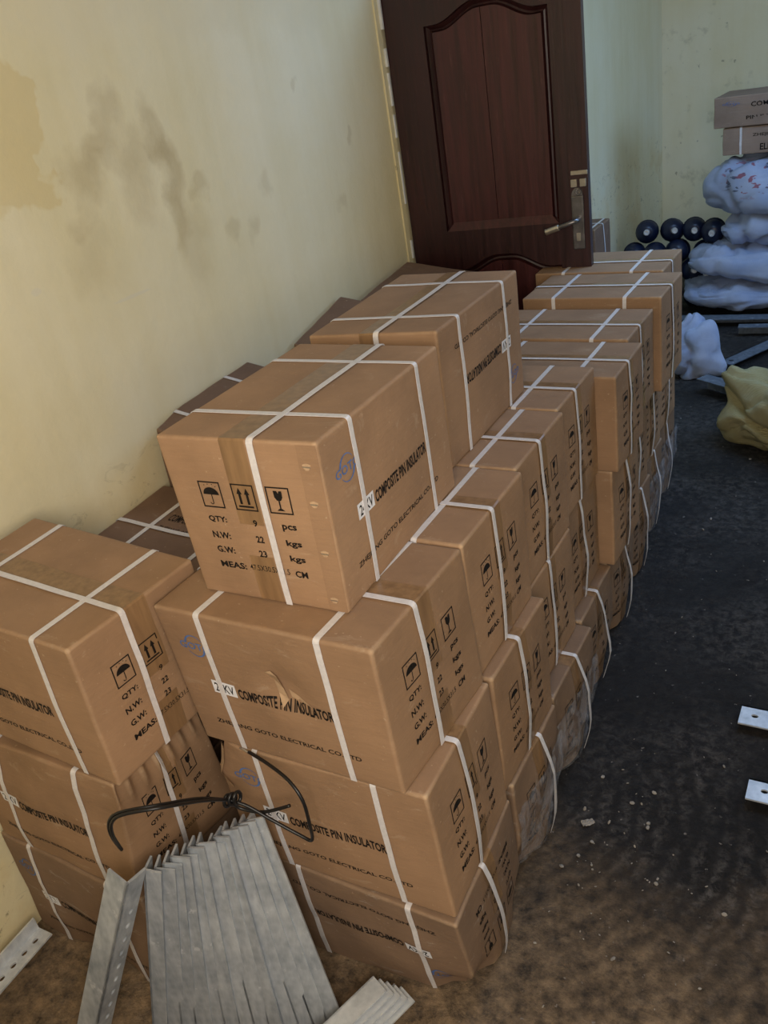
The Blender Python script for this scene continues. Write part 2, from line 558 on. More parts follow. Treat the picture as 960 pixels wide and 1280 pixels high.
def end_print():
    f = Flat()
    # three handling symbols
    s, t = 0.145, 0.158
    for k, u in enumerate((0.200, 0.418, 0.640)):
        v0 = 0.586
        f.frame(u, v0, u + s, v0 + t, 0.008)
        X = lambda a: u + a * s
        Y = lambda b: v0 + b * t
        if k == 0:      # umbrella with drops
            pts = [(X(0.5 + 0.36 * math.cos(math.radians(a))), Y(0.50 + 0.28 * math.sin(math.radians(a)))) for a in range(0, 181, 15)]
            f.poly(pts)
            f.rect(X(0.485), Y(0.20), X(0.525), Y(0.5))
            f.arc(X(0.44), Y(0.20), 0.085 * s, 0.085 * t, 180, 360, 0.035 * s, 0.035 * s, 8)
            for a, b in ((0.25, .84), (0.42, .88), (0.62, .88), (0.75, .80)):
                f.rect(X(a), Y(b), X(a + 0.05), Y(b + 0.03))
        elif k == 1:    # this way up
            for a in (0.32, 0.66):
                f.poly([(X(a - 0.12), Y(0.62)), (X(a + 0.12), Y(0.62)), (X(a), Y(0.86))])
                f.rect(X(a - 0.055), Y(0.24), X(a + 0.055), Y(0.62))
            f.rect(X(0.16), Y(0.12), X(0.84), Y(0.19))
        else:           # cracked glass
            f.poly([(X(0.32), Y(0.86)), (X(0.33), Y(0.62)), (X(0.42), Y(0.50)), (X(0.58), Y(0.50)), (X(0.67), Y(0.62)), (X(0.68), Y(0.86)),
                    (X(0.56), Y(0.86)), (X(0.52), Y(0.76)), (X(0.47), Y(0.86))])
            f.rect(X(0.47), Y(0.20), X(0.53), Y(0.50))
            f.poly([(X(0.33), Y(0.12)), (X(0.67), Y(0.12)), (X(0.56), Y(0.20)), (X(0.44), Y(0.20))])
    h = 0.042
    b = 0.028
    f.text('QTY:', 0.205, 0.492, 0.330, 0.492 + h, b); f.text('9', 0.505, 0.490, 0.532, 0.490 + h, b); f.text('pcs', 0.692, 0.480, 0.782, 0.480 + h, b)
    f.text('N.W:', 0.200, 0.392, 0.325, 0.392 + h, b); f.text('22', 0.497, 0.390, 0.548, 0.390 + h, b); f.text('kgs', 0.692, 0.380, 0.790, 0.380 + h * 1.15, b)
    f.text('G.W:', 0.200, 0.298, 0.325, 0.298 + h, b); f.text('23', 0.490, 0.298, 0.542, 0.298 + h, b); f.text('kgs', 0.692, 0.284, 0.790, 0.284 + h * 1.15, b)
    f.text('MEAS:', 0.193, 0.198, 0.374, 0.198 + h, b); f.text('47.5X30.5X31.5', 0.400, 0.204, 0.668, 0.204 + h * 0.86, 0.004); f.text('CM', 0.703, 0.195, 0.783, 0.195 + h, b)
    return f


def long_print():
    f = Flat()
    f.text('COMPOSITE PIN INSULATOR', 0.305, 0.432, 0.760, 0.508, 0.030)
    return f


def maker_print():
    f = Flat()
    f.text('ZHEJIANG GOTO ELECTRICAL CO.,LTD', 0.118, 0.168, 0.838, 0.210, 0.016)
    return f


def logo_print():
    f = Flat()
    f.text('GOTO', 0.075, 0.735, 0.236, 0.785, 0.012)
    f.arc(0.155, 0.762, 0.052, 0.077, 30, 165, 0.002, 0.012)
    f.arc(0.155, 0.762, 0.052, 0.077, 210, 345, 0.002, 0.012)
    return f


END, LONG, MAKER, LOGO = end_print(), long_print(), maker_print(), logo_print()
STK = Flat(); STK.put([(0.172 + 0.122 * i / 4, 0.432 + 0.092 * j) for j in (0, 1) for i in range(5)],
                      [(i, i + 1, i + 6, i + 5) for i in range(4)])
STKT = Flat(); STKT.text('24KV', 0.184, 0.446, 0.284, 0.510, 0.012)


# ------------------------------------------------------------------ strapped cartons
class Shape:
    """maps (s along the length, t along the width, r up) in 0..1 to a slightly sagging, bulging carton"""
    def __init__(self, corners, bulge=0.004, wob=0.003, seed=0, dents=(), sag=0.0, pleats=None):
        self.c = [Vector(p) for p in corners]      # order: (s,t,r) = 000 100 010 110 001 101 011 111
        c = self.c
        self.l = (c[1] - c[0]).length; self.w = (c[2] - c[0]).length; self.h = (c[4] - c[0]).length
        self.es = (c[1] + c[3] + c[5] + c[7] - c[0] - c[2] - c[4] - c[6]).normalized()
        self.et = (c[2] + c[3] + c[6] + c[7] - c[0] - c[1] - c[4] - c[5]).normalized()
        self.er = (c[4] + c[5] + c[6] + c[7] - c[0] - c[1] - c[2] - c[3]).normalized()
        self.bulge = bulge; self.wob = wob; self.seed = seed; self.dents = dents; self.sag = sag; self.pleats = pleats

    def __call__(self, s, t, r):
        c = self.c
        p = Vector((0, 0, 0))
        for i in (0, 1):
            for j in (0, 1):
                for k in (0, 1):
                    p += c[i + 2 * j + 4 * k] * ((s if i else 1 - s) * (t if j else 1 - t) * (r if k else 1 - r))
        a, b, d = 2 * s - 1, 2 * t - 1, 2 * r - 1
        a2 = max(0.0, 1 - a * a); b2 = max(0.0, 1 - b * b); d2 = max(0.0, 1 - d * d)
        q = Vector((a * 1.7 + self.seed * 3.1, b * 1.4 - self.seed * 1.7, d * 1.5 + self.seed))
        n = noise.noise(q) * self.wob
        n2 = noise.noise(q * 1.3 + Vector((5, 9, 2))) * self.wob
        p += self.es * (a * self.bulge * b2 * d2 * 1.2 + n * (0.4 + b2 * d2))
        p += self.et * (b * self.bulge * a2 * d2 + n2 * (0.4 + a2 * d2))
        if d > 0:
            p -= self.er * (self.sag * d * a2 * b2 - n * 0.6 * a2 * b2)
        for (ds, dt, dr, rad, depth, axis) in self.dents:
            dd = math.sqrt(((s - ds) * self.l) ** 2 + ((t - dt) * self.w) ** 2 + ((r - dr) * self.h) ** 2) / rad
            if dd < 1:
                p += Vector(axis) * depth * (1 - dd * dd) ** 2
        if self.pleats and s > 0.9:
            amp, r0 = self.pleats
            wgt = max(0.0, 1 - abs(r - r0) / 0.22) * (s - 0.9) * 10
            p += self.es * amp * wgt * math.sin(t * 42 + 3 * r)
        return p


def face_map(face, u, v, off, sh):
    """point on a carton face, seen from outside: u right, v up; off in metres outwards"""
    if face == 't0': return (u, -off / sh.w, v)
    if face == 't1': return (1 - u, 1 + off / sh.w, v)
    if face == 's1': return (1 + off / sh.l, u, v)
    if face == 's0': return (-off / sh.l, 1 - u, v)
    if face == 'r1': return (u, v, 1 + off / sh.h)
    raise ValueError(face)


def body_mesh(name, sh, mat, parent, rad=0.005, nl=14, nw=10, nh=10):
    dims = (sh.l, sh.w, sh.h)

    def params(n, d):
        e = rad / d
        return [0.0, e * 0.3, e, e * 1.7] + [e + (1 - 2 * e) * i / n for i in range(1, n)] + [1 - e * 1.7, 1 - e, 1 - e * 0.3, 1.0]
    P = [params(n, d) for n, d in zip((nl, nw, nh), dims)]
    idx = {}
    V = []; F = []

    def vert(i, j, k):
        key = (i, j, k)
        if key in idx: return idx[key]
        q = Vector([P[a][x] * dims[a] for a, x in enumerate(key)])
        cl = Vector([min(max(q[a], rad), dims[a] - rad) for a in range(3)])
        d = q - cl
        if d.length > 1e-9:
            m = max(abs(x) for x in d)
            q = cl + d.normalized() * m
        V.append(sh(*[q[a] / dims[a] for a in range(3)]))
        idx[key] = len(V) - 1
        return idx[key]
    n = [len(p) - 1 for p in P]
    for a in range(3):
        b, c = (a + 1) % 3, (a + 2) % 3
        for side in (0, n[a]):
            for i in range(n[b]):
                for j in range(n[c]):
                    ks = []
                    for (di, dj) in ((0, 0), (1, 0), (1, 1), (0, 1)):
                        k = [0, 0, 0]; k[a] = side; k[b] = i + di; k[c] = j + dj
                        ks.append(vert(*k))
                    F.append(tuple(ks if side else ks[::-1]))
    return mesh_obj(name, V, F, mat, parent, True)


def strap_path(sh, kind, pos, off, slack=0.0, rad=0.006, n=9, cover=('a', 'top', 'b')):
    """the run of a strap up one side, over the top and down the other: list of (s,t,r)"""
    d = sh.w if kind == 'cross' else sh.l
    e, g = rad / d, rad / sh.h
    pts = []
    ro = [i / n for i in range(n)] 
    for x in ro:
        if 'a' in cover: pts.append((-off / d, 0.004 + x * (1 - g - 0.004)))
    for a in (0, 30, 60, 90):
        c_, s_ = math.cos(math.radians(a)), math.sin(math.radians(a))
        pts.append((e - (e + off / d) * c_, 1 - g + (g + off / sh.h) * s_))
    for i in range(1, n + 3):
        x = i / (n + 3)
        pts.append((e + x * (1 - 2 * e), 1 + off / sh.h))
    for a in (90, 60, 30, 0):
        c_, s_ = math.cos(math.radians(a)), math.sin(math.radians(a))
        pts.append((1 - e + (e + off / d) * c_, 1 - g + (g + off / sh.h) * s_))
    for x in ro[::-1]:
        if 'b' in cover:
            r = 0.004 + x * (1 - g - 0.004)
            pts.append((1 + off / d + slack * math.sin(math.pi * min(1, (1 - r) * 0.9)) / d, r))
    return pts


def strap_mesh(sh, kind, pos, off, mat, parent, wid=0.0125, slack=0.0, cover=('a', 'top', 'b'), skew=0.0, thick=0.0009):
    path = strap_path(sh, kind, pos, off, slack, cover=cover)
    span = sh.l if kind == 'cross' else sh.w
    hw = wid / 2 / span
    V = []; F = []
    P = []
    for i, (x, r) in enumerate(path):
        o = pos + skew * (i / len(path) - 0.5)
        for sg in (-1, 1):
            q = (o + sg * hw, x, r) if kind == 'cross' else (x, o + sg * hw, r)
            P.append(sh(*q))
    m = len(path)
    N = []
    for i in range(m):
        a = P[2 * min(i + 1, m - 1)] - P[2 * max(i - 1, 0)]
        b = P[2 * i + 1] - P[2 * i]
        nn = b.cross(a) if kind == 'cross' else b.cross(a)
        nn.normalize()
        N.append(nn)
    cen = sum(sh.c, Vector()) / 8
    mid = m // 2
    sign = 1 if (P[2 * mid] - cen).dot(N[mid]) > 0 else -1
    for i in range(m):
        V += [P[2 * i], P[2 * i + 1], P[2 * i] + N[i] * thick * sign, P[2 * i + 1] + N[i] * thick * sign]
    for i in range(m - 1):
        a, b = 4 * i, 4 * (i + 1)
        F += [(a + 2, a + 3, b + 3, b + 2), (a, b, b + 1, a + 1), (a, a + 2, b + 2, b), (a + 1, b + 1, b + 3, a + 3)]
    F += [(0, 1, 3, 2), (4 * m - 4, 4 * m - 2, 4 * m - 1, 4 * m - 3)]
    return mesh_obj('strap', V, F, mat, parent, False)


def strip_mesh(name, sh, cells, mat, parent):
    """thin sheet through rows of (s,t,r) pairs"""
    V = [sh(*p) for row in cells for p in row]
    m = len(cells[0])
    F = [(i * m + j, i * m + j + 1, (i + 1) * m + j + 1, (i + 1) * m + j) for i in range(len(cells) - 1) for j in range(m - 1)]
    o = mesh_obj(name, V, F, mat, parent)
    return o


def decal(name, flat, face, sh, mat, parent, off=0.0006, flip=False):
    V = []
    for (u, v) in flat.v:
        if flip: u, v = 1 - u, 1 - v
        V.append(sh(*face_map(face, u, v, off, sh)))
    return mesh_obj(name, V, flat.f, mat, parent)


ORD = ('nearest', 'second', 'third', 'fourth', 'fifth', 'sixth', 'seventh', 'farthest')


def cuboid(xr, y, z, l=0.472, w=0.305, h=0.318, yaw=0.0, tilt=0.0):
    """corners of a carton lying across the row: right end at xr, near long side at y (order x, y, z)"""
    c, s = math.cos(yaw), math.sin(yaw)
    return [(xr + c * (i - 1) * l - s * j * w, y + s * (i - 1) * l + c * j * w, z + k * h + tilt * (1 - i)) for k in (0, 1) for j in (0, 1) for i in (0, 1)]


def to_along(c):
    """re-order x/y/z corners so the length runs along +y (s=y, t=-x)"""
    g = lambda i, j, k: c[i + 2 * j + 4 * k]
    return [g(1 - t, s, r) for r in (0, 1) for t in (0, 1) for s in (0, 1)]


def make_carton(label, corners, group, along=False, prints=('end', 'long'), end_face=None, flip=False, mat='card', seed=0,
                straps=True, cross=(0.222, 0.775), lengthwise=0.39, slack=0.0, detail=True, name='strapped_carton', tape=True, **shape_kw):
    if along: corners = to_along(corners)
    base = sum((Vector(p) for p in corners[:4]), Vector()) / 4
    root = thing(name, label, 'carton', base, (0, 0, 0), group)
    sh = Shape([Vector(p) - base for p in corners], seed=seed, **shape_kw)
    n = (14, 10, 10) if detail else (8, 6, 6)
    if shape_kw.get('pleats'): n = (24, 48, 24)
    body_mesh('carton_body', sh, M[mat], root, 0.005, *n)
    ef = end_face or ('s0' if along else 's1')
    if tape:
        # tape along the seam of the top flaps and a hand's breadth down each end
        o = 0.0005
        cells = []
        t0, t1 = 0.425, 0.585
        rows = [(-o / sh.l, 0.50 + 0.49 * i / 5) for i in range(6)] + [(0.004, 1 + o / sh.h)] + \
               [(i / 12, 1 + o / sh.h) for i in range(1, 12)] + [(0.996, 1 + o / sh.h)] + [(1 + o / sh.l, 0.99 - 0.49 * i / 5) for i in range(6)]
        for (s_, r_) in rows:
            cells.append([(s_, t0 + (t1 - t0) * k / 3, r_) for k in range(4)])
        strip_mesh('packing_tape', sh, cells, M['tape'], root)
        cells = [[((1 + o / sh.l) if ef == 's1' else -o / sh.l, t0 + (t1 - t0) * k / 3, 0.01 + 0.29 * i / 4) for k in range(4)] for i in range(5)]
        strip_mesh('packing_tape', sh, cells, M['tape'], root)
    if straps:
        for p in cross:
            strap_mesh(sh, 'cross', p, 0.0012, M['strap'], root, skew=random.uniform(-0.012, 0.012))
        strap_mesh(sh, 'long', lengthwise, 0.0026, M['strap'], root, slack=slack, skew=random.uniform(-0.02, 0.02))
    if 'end' in prints:
        decal('shipping_marks', END, ef, sh, M['ink'], root, 0.0008, flip)
    if 'long' in prints:
        decal('product_lettering', LONG, 't0', sh, M['ink'], root, 0.0007, flip)
        decal('maker_lettering', MAKER, 't0', sh, M['ink'], root, 0.0007, flip)
        decal('maker_logo', LOGO, 't0', sh, M['blue'], root, 0.0007, flip)
        st = decal('voltage_sticker', STK, 't0', sh, M['sticker'], root, 0.0005, flip)
        decal('sticker_lettering', STKT, 't0', sh, M['ink'], st, 0.0009, flip)
    return root, sh


random.seed(4)
# ------------------------------------------------------------------ the room
WX = -1.06          # left wall plane
BY = 6.4            # back wall plane
RX = 2.15           # right wall plane
FY = -1.32           # wall behind the camera
CZ = 2.9
structure(box_obj('floor', (WX - 0.2, FY - 0.2, -0.12), (RX + 0.2, BY + 0.2, 0.0), M['floor']))
bm = bmesh.new()
for lo, hi in (((WX - 0.2, FY - 0.2, CZ), (-0.05, BY + 0.2, CZ + 0.12)), ((0.95, FY - 0.2, CZ), (RX + 0.2, BY + 0.2, CZ + 0.12)),
               ((-0.05, FY - 0.2, CZ), (0.95, 2.2, CZ + 0.12)), ((-0.05, 3.8, CZ), (0.95, BY + 0.2, CZ + 0.12))):
    box_bm(bm, lo, hi)
structure(bm_obj('ceiling', bm, M['ceil']))
structure(box_obj('wall_left', (WX - 0.2, FY - 0.2, 0), (WX, BY + 0.2, CZ), M['wall']))
structure(box_obj('wall_back', (WX, BY, 0), (RX, BY + 0.2, CZ), M['wall2']))
# right wall with its window opening
bm = bmesh.new()
wy0, wy1, wz0, wz1 = 3.3, 4.9, 1.4, 2.4
for lo, hi in (((RX, FY - 0.2, 0), (RX + 0.2, wy0, CZ)), ((RX, wy1, 0), (RX + 0.2, BY + 0.2, CZ)),
               ((RX, wy0, 0), (RX + 0.2, wy1, wz0)), ((RX, wy0, wz1), (RX + 0.2, wy1, CZ))):
    box_bm(bm, lo, hi)
structure(bm_obj('wall_right', bm, M['wall2']))
# wall behind the camera with its doorway
bm = bmesh.new()
for lo, hi in (((WX, FY - 0.2, 0), (0.40, FY, CZ)), ((1.5, FY - 0.2, 0), (RX, FY, CZ)), ((0.40, FY - 0.2, 2.3), (1.5, FY, CZ))):
    box_bm(bm, lo, hi)
structure(bm_obj('wall_front', bm, M['wall2']))
# window frame
win = bpy.data.objects.new('window_1', None); link(win); structure(win)
win.location = (RX + 0.1, (wy0 + wy1) / 2, wz0)
for lo, hi in (((-0.03, -0.80, 0), (0.03, -0.75, 1.0)), ((-0.03, 0.75, 0), (0.03, 0.80, 1.0)), ((-0.03, -0.02, 0.05), (0.03, 0.02, 0.95)),
               ((-0.03, -0.75, 0), (0.03, 0.75, 0.05)), ((-0.03, -0.75, 0.95), (0.03, 0.75, 1.0))):
    box_obj('window_frame', lo, hi, M['door'], win)

# --- door standing open against the end of the row
DA = math.radians(6)
door = bpy.data.objects.new('door_1', None); link(door); structure(door)
door.location = (WX + 0.012, 2.205, 0.015); door.rotation_euler = (0, 0, DA)
tag(door, 'dark red varnished wooden panel door standing open')
DW, DH, DT = 0.700, 2.06, 0.042


def panel_outline(x0, x1, z0, z1, arch_top, arch_bot, n=28):
    """panel opening with a bell-shaped top (or bottom) edge"""
    def bell(u):
        a = abs(u - 0.5) * 2
        return max(0.0, math.cos(min(1, max(0, (a - 0.12) / 0.72)) * math.pi) * 0.5 + 0.5)
    top = [(x0 + (x1 - x0) * i / n, z1 - arch_top * (1 - bell(i / n))) for i in range(n + 1)]
    bot = [(x0 + (x1 - x0) * i / n, z0 + arch_bot * bell(i / n)) for i in range(n + 1)]
    return top, bot


def door_leaf():
    panels = [panel_outline(0.148, 0.590, 1.125, 1.885, 0.055, 0.0), panel_outline(0.148, 0.590, 0.20, 1.025, 0.055, 0.0)]
    n = 28
    V = []; F = []

    def quad(a, b, c, d):
        k = len(V); V.extend([a, b, c, d]); F.append((k, k + 1, k + 2, k + 3))
    x0, x1 = 0.148, 0.590
    y = 0.0
    # stiles
    quad((0, y, 0), (x0, y, 0), (x0, y, DH), (0, y, DH))
    quad((x1, y, 0), (DW, y, 0), (DW, y, DH), (x1, y, DH))
    # rails follow the panel outlines
    edges = [[(x0 + (x1 - x0) * i / n, 0.0) for i in range(n + 1)], panels[1][1], panels[1][0], panels[0][1], panels[0][0], [(x0 + (x1 - x0) * i / n, DH) for i in range(n + 1)]]
    for lo, hi in ((0, 1), (2, 3), (4, 5)):
        for i in range(n):
            a, b = edges[lo], edges[hi]
            quad((a[i][0], y, a[i][1]), (a[i + 1][0], y, a[i + 1][1]), (b[i + 1][0], y, b[i + 1][1]), (b[i][0], y, b[i][1]))
    # outer edges and back
    quad((DW, y, 0), (DW, DT, 0), (DW, DT, DH), (DW, y, DH))
    quad((0, DT, 0), (0, y, 0), (0, y, DH), (0, DT, DH))
    quad((0, y, DH), (DW, y, DH), (DW, DT, DH), (0, DT, DH))
    quad((DW, DT, 0), (0, DT, 0), (0, DT, DH), (DW, DT, DH))
    quad((0, DT, 0), (DW, DT, 0), (DW, y, 0), (0, y, 0))
    mesh_obj('door_leaf', V, F, M['door'], door)
    for top, bot in panels:
        # dark moulding sunk between frame and panel
        loop = bot + top[::-1]
        cx = sum(p[0] for p in loop) / len(loop); cz = sum(p[1] for p in loop) / len(loop)

        def inset(p, d):
            sx = 1 - d / 0.22; h = (max(q[1] for q in loop) - min(q[1] for q in loop)) / 2
            sz = 1 - d / h
            return (cx + (p[0] - cx) * sx, cz + (p[1] - cz) * sz)
        rings = [(0.0, 0.0), (0.002, 0.018), (0.014, 0.028), (0.020, 0.026), (0.026, 0.0125)]
        V = []; F = []
        m = len(loop)
        for d, dep in rings:
            for p in loop:
                q = inset(p, d); V.append((q[0], dep, q[1]))
        for r in range(len(rings) - 1):
            for i in range(m):
                j = (i + 1) % m
                F.append((r * m + i, r * m + j, (r + 1) * m + j, (r + 1) * m + i))
        mesh_obj('panel_moulding', V, F, M['door'], door)
        # two boards making the raised field, a fine joint between them
        tl = [inset(p, 0.026) for p in top]; bl = [inset(p, 0.026) for p in bot]
        sp = 13
        for (i0, i1, g0, g1) in ((0, sp, 0, -0.0012), (sp, n, 0.0012, 0)):
            V = []; F = []
            for i in range(i0, i1 + 1):
                dx = (g0 if i == i0 else 0) + (g1 if i == i1 else 0)
                for k in range(2):
                    yy = 0.0125 if k == 0 else 0.020
                    V.append((bl[i][0] + dx, yy, bl[i][1])); V.append((tl[i][0] + dx, yy, tl[i][1]))
            for i in range(i1 - i0):
                a, b = 4 * i, 4 * (i + 1)
                F += [(a, b, b + 1, a + 1)]
            e = 4 * (i1 - i0)
            F += [(0, 1, 3, 2), (e, e + 2, e + 3, e + 1)]
            mesh_obj('panel_board', V, F, M['door_panel'], door)
        # sloping sill at the foot of the panel that catches the light
        b0, b1 = inset(bot[0], 0.003), inset(bot[-1], 0.003)
        c0, c1 = inset(bot[0], 0.030), inset(bot[-1], 0.030)
        zz = b0[1]
        mesh_obj('panel_sill', [(b0[0], -0.001, zz - 0.004), (b1[0], -0.001, zz - 0.004), (c1[0], 0.0115, zz + 0.026), (c0[0], 0.0115, zz + 0.026)], [(0, 1, 2, 3)], M['door_panel'], door)


door_leaf()
# lock plate with lever
pl = box_obj('lock_plate', (0.638, -0.010, 1.025), (0.682, 0.0, 1.215), M['nickel'], door, 0.004)
bm = bmesh.new()
for k in range(12):
    a0 = math.pi * k / 12; a1 = math.pi * (k + 1) / 12
    vs = [bm.verts.new((0.660 + 0.02 * math.cos(a), yy, 1.215 + 0.028 * math.sin(a))) for a in (a0, a1) for yy in (-0.008, 0)]
    c0 = bm.verts.new((0.66, -0.008, 1.215))
    bm.faces.new((vs[0], vs[2], c0)); bm.faces.new((vs[0], vs[1], vs[3], vs[2]))
bm_obj('plate_crest', bm, M['nickel'], pl)
lev = tube('lever_handle', [(0.662, -0.005, 1.135), (0.662, -0.045, 1.135), (0.645, -0.056, 1.132), (0.61, -0.058, 1.122), (0.56, -0.056, 1.108)], 0.0085, M['nickel'], door, 10)
tube('handle_grip', [(0.60, -0.058, 1.119), (0.575, -0.057, 1.112), (0.550, -0.056, 1.105)], 0.0115, M['brass'], lev, 10)
box_obj('keyhole_cover', (0.652, -0.013, 1.055), (0.668, -0.009, 1.085), M['brass'], pl, 0.002)
# small bolt above the lock
bo = box_obj('door_bolt', (0.640, -0.006, 1.285), (0.700, 0.0, 1.300), M['brass'], door, 0.002)
box_obj('bolt_staple', (0.640, -0.012, 1.245), (0.662, 0.0, 1.272), M['brass'], bo, 0.002)
box_obj('bolt_staple', (0.672, -0.012, 1.245), (0.694, 0.0, 1.272), M['brass'], bo, 0.002)
tube('bolt_ring', [(0.665, -0.006, 1.240), (0.655, -0.009, 1.228), (0.665, -0.010, 1.218), (0.674, -0.009, 1.230), (0.665, -0.006, 1.240)], 0.003, M['nickel'], bo, 6)
# white jamb at the hinge side, white pieces painting in light from the gap
jb = structure(box_obj('trim_1', (WX, 2.165, 0.0), (WX + 0.006, 2.197, 2.15), M['wall2']))
for (z0, z1, w) in ((1.86, 2.15, .010), (1.74, 1.80, .009), (1.61, 1.72, .007), (1.50, 1.58, .005), (1.26, 1.45, .004), (1.05, 1.12, .006)):
    box_obj('jamb_gap_white', (WX + 0.004, 2.190, z0), (WX + 0.006 + w, 2.199, z1), M['gap_light_white'], jb)

# ------------------------------------------------------------------ the cartons
ROW = 'strapped cartons stacked in the long row'
C0 = [(-0.4568, -0.0033, 0.6405), (-0.0025, 0.0007, 0.6425), (-0.4651, 0.3207, 0.6425), (0.0105, 0.3236, 0.643),
      (-0.4771, -0.0097, 0.962), (-0.0074, -0.0058, 0.9631), (-0.4724, 0.316, 0.9612), (0.0005, 0.3188, 0.9619)]
D0 = [(-0.4367, -0.0033, 0.3160), (0.0444, 0.0198, 0.3100), (-0.4472, 0.3121, 0.3170), (0.0311, 0.3243, 0.3150),
      (-0.4419, -0.0095, 0.6398), (0.035, 0.0096, 0.6412), (-0.4513, 0.3112, 0.6410), (0.0191, 0.3272, 0.6420)]
E0 = [(-0.4227, 0.0153, 0.002), (0.0552, 0.0464, 0.002), (-0.4355, 0.3292, 0.002), (0.0346, 0.347, 0.002),
      (-0.4236, 0.004, 0.3140), (0.0516, 0.0058, 0.306), (-0.436, 0.3226, 0.3150), (0.0335, 0.331, 0.3120)]
A1 = [(-0.4041, 0.0614, 0.9640), (-0.0953, 0.0721, 0.9640), (-0.4302, 0.5333, 0.9640), (-0.1149, 0.5463, 0.9640),
      (-0.4113, 0.0572, 1.2807), (-0.0928, 0.0747, 1.2823), (-0.4321, 0.5318, 1.2778), (-0.1155, 0.5442, 1.2728)]
A2 = [(-0.4643, 0.6041, 0.9640), (-0.1535, 0.6135, 0.9640), (-0.4776, 1.0762, 0.9640), (-0.1621, 1.078, 0.9640),
      (-0.46, 0.6043, 1.2687), (-0.1489, 0.6132, 1.278), (-0.476, 1.0781, 1.2746), (-0.1597, 1.0859, 1.2754)]
F3 = [(-0.9752, -0.1739, 0.6704), (-0.501, -0.1929, 0.6704), (-0.963, 0.1435, 0.671), (-0.4872, 0.123, 0.6695),
      (-0.9748, -0.1733, 0.9927), (-0.4971, -0.1919, 0.9875), (-0.9653, 0.1451, 1.0007), (-0.4853, 0.1195, 0.9829)]
F2 = [(-1.0186, -0.196, 0.3340), (-0.57, -0.2016, 0.3340), (-1.0045, 0.1108, 0.3340), (-0.5382, 0.0905, 0.3340),
      (-1.007, -0.1952, 0.6690), (-0.5256, -0.1899, 0.6600), (-1.001, 0.1023, 0.6690), (-0.5352, 0.0544, 0.6600)]
F1 = [(-1.0424, -0.2032, 0.002), (-0.562, -0.2102, 0.002), (-1.0222, 0.1208, 0.002), (-0.5466, 0.1087, 0.002),
      (-1.0368, -0.1959, 0.3300), (-0.5723, -0.2055, 0.3310), (-1.0214, 0.1229, 0.3300), (-0.5489, 0.1103, 0.3300)]

# the two cartons on top of the row
rA, shA = make_carton('large clean carton on top of the stack, end with handling symbols facing the viewer', A1, 'cartons lying on top of the row', along=True, seed=1, bulge=0.002, wob=0.0015, lengthwise=0.385)
rA2, shA2 = make_carton('carton on top of the row with upside-down lettering, behind the big front one', A2, 'cartons lying on top of the row', along=True, seed=2, flip=True,
                        prints=('long',), bulge=0.003, wob=0.003, lengthwise=0.45)
# glue lap with staples on the front one
o = 0.0012
cells = [[(-o / shA.l, 0.003 + 0.115 * k / 3, 0.01 + 0.975 * i / 8) for k in range(4)] for i in range(9)]
gl = strip_mesh('glue_lap', shA, cells, M['card'], rA)
for r in (0.87, 0.66, 0.37, 0.08):
    c = shA(-0.0032, 0.075, r)
    box_obj('staple', (c.x - 0.007, c.y - 0.0012, c.z - 0.0011), (c.x + 0.007, c.y + 0.0012, c.z + 0.0011), M['staple'], rA)
    d = [shA(-0.0034, 0.075 + 0.030 * math.cos(a) * (0.8 + 0.2 * math.sin(3 * a)), r + 0.020 * math.sin(a)) for a in [k * math.pi / 5 for k in range(10)]]
    mesh_obj('scuffed_spot', d, [tuple(range(10))], M['card_edge'], rA)

# top layer of the row: xr, y, depth, top
TOP = [None, (-0.001, 0.326, 0.312, 0.963), (-0.020, 0.645, 0.318, 0.962), (-0.037, 0.970, 0.300, 0.962), (0.018, 1.276, 0.285, 0.930),
       (-0.026, 1.566, 0.305, 0.936), (-0.005, 1.885, 0.300, 0.968), (-0.072, 2.195, 0.300, 0.972)]
MID = [None, (0.022, 0.338, 0.305), (-0.020, 0.652, 0.306), (-0.045, 0.966, 0.300), (-0.004, 1.285, 0.285), (-0.055, 1.590, 0.300), (-0.085, 1.905, 0.300), (-0.100, 2.215, 0.300)]
LOW = [None, (0.028, 0.362, 0.285), (0.018, 0.662, 0.315), (-0.015, 0.990, 0.300), (-0.035, 1.300, 0.300), (-0.055, 1.610, 0.300), (-0.085, 1.920, 0.300), (-0.110, 2.235, 0.300)]

rC0, shC0 = make_carton('carton with a torn dent in its front, directly under the big top carton', C0, ROW, seed=3, bulge=0.002, wob=0.002,
                        dents=((0.53, 0.0, 0.60, 0.055, 0.018, (0, 1, 0)), (0.60, 0.0, 0.52, 0.04, 0.008, (0, 1, 0))), lengthwise=0.42)
rD0, shD0 = make_carton('carton in the middle of the front stack, its upper left corner torn open', D0, ROW, seed=5, bulge=0.004, wob=0.004,
            dents=((0.0, 0.0, 0.98, 0.06, 0.02, (0.8, 0.8, -0.2)),), lengthwise=0.45)
rE0, shE0 = make_carton('dusty floor carton of the front stack, lettering upside down, rounded lower corner', E0, ROW, seed=6, flip=True, mat='card_dirty', bulge=0.006, wob=0.006,
                        dents=((1.0, 0.0, 0.0, 0.12, 0.05, (-0.9, 0.5, 0.25)), (1.0, 1.0, 0.0, 0.1, 0.03, (-0.9, -0.1, 0.1))), lengthwise=0.45, slack=0.012)

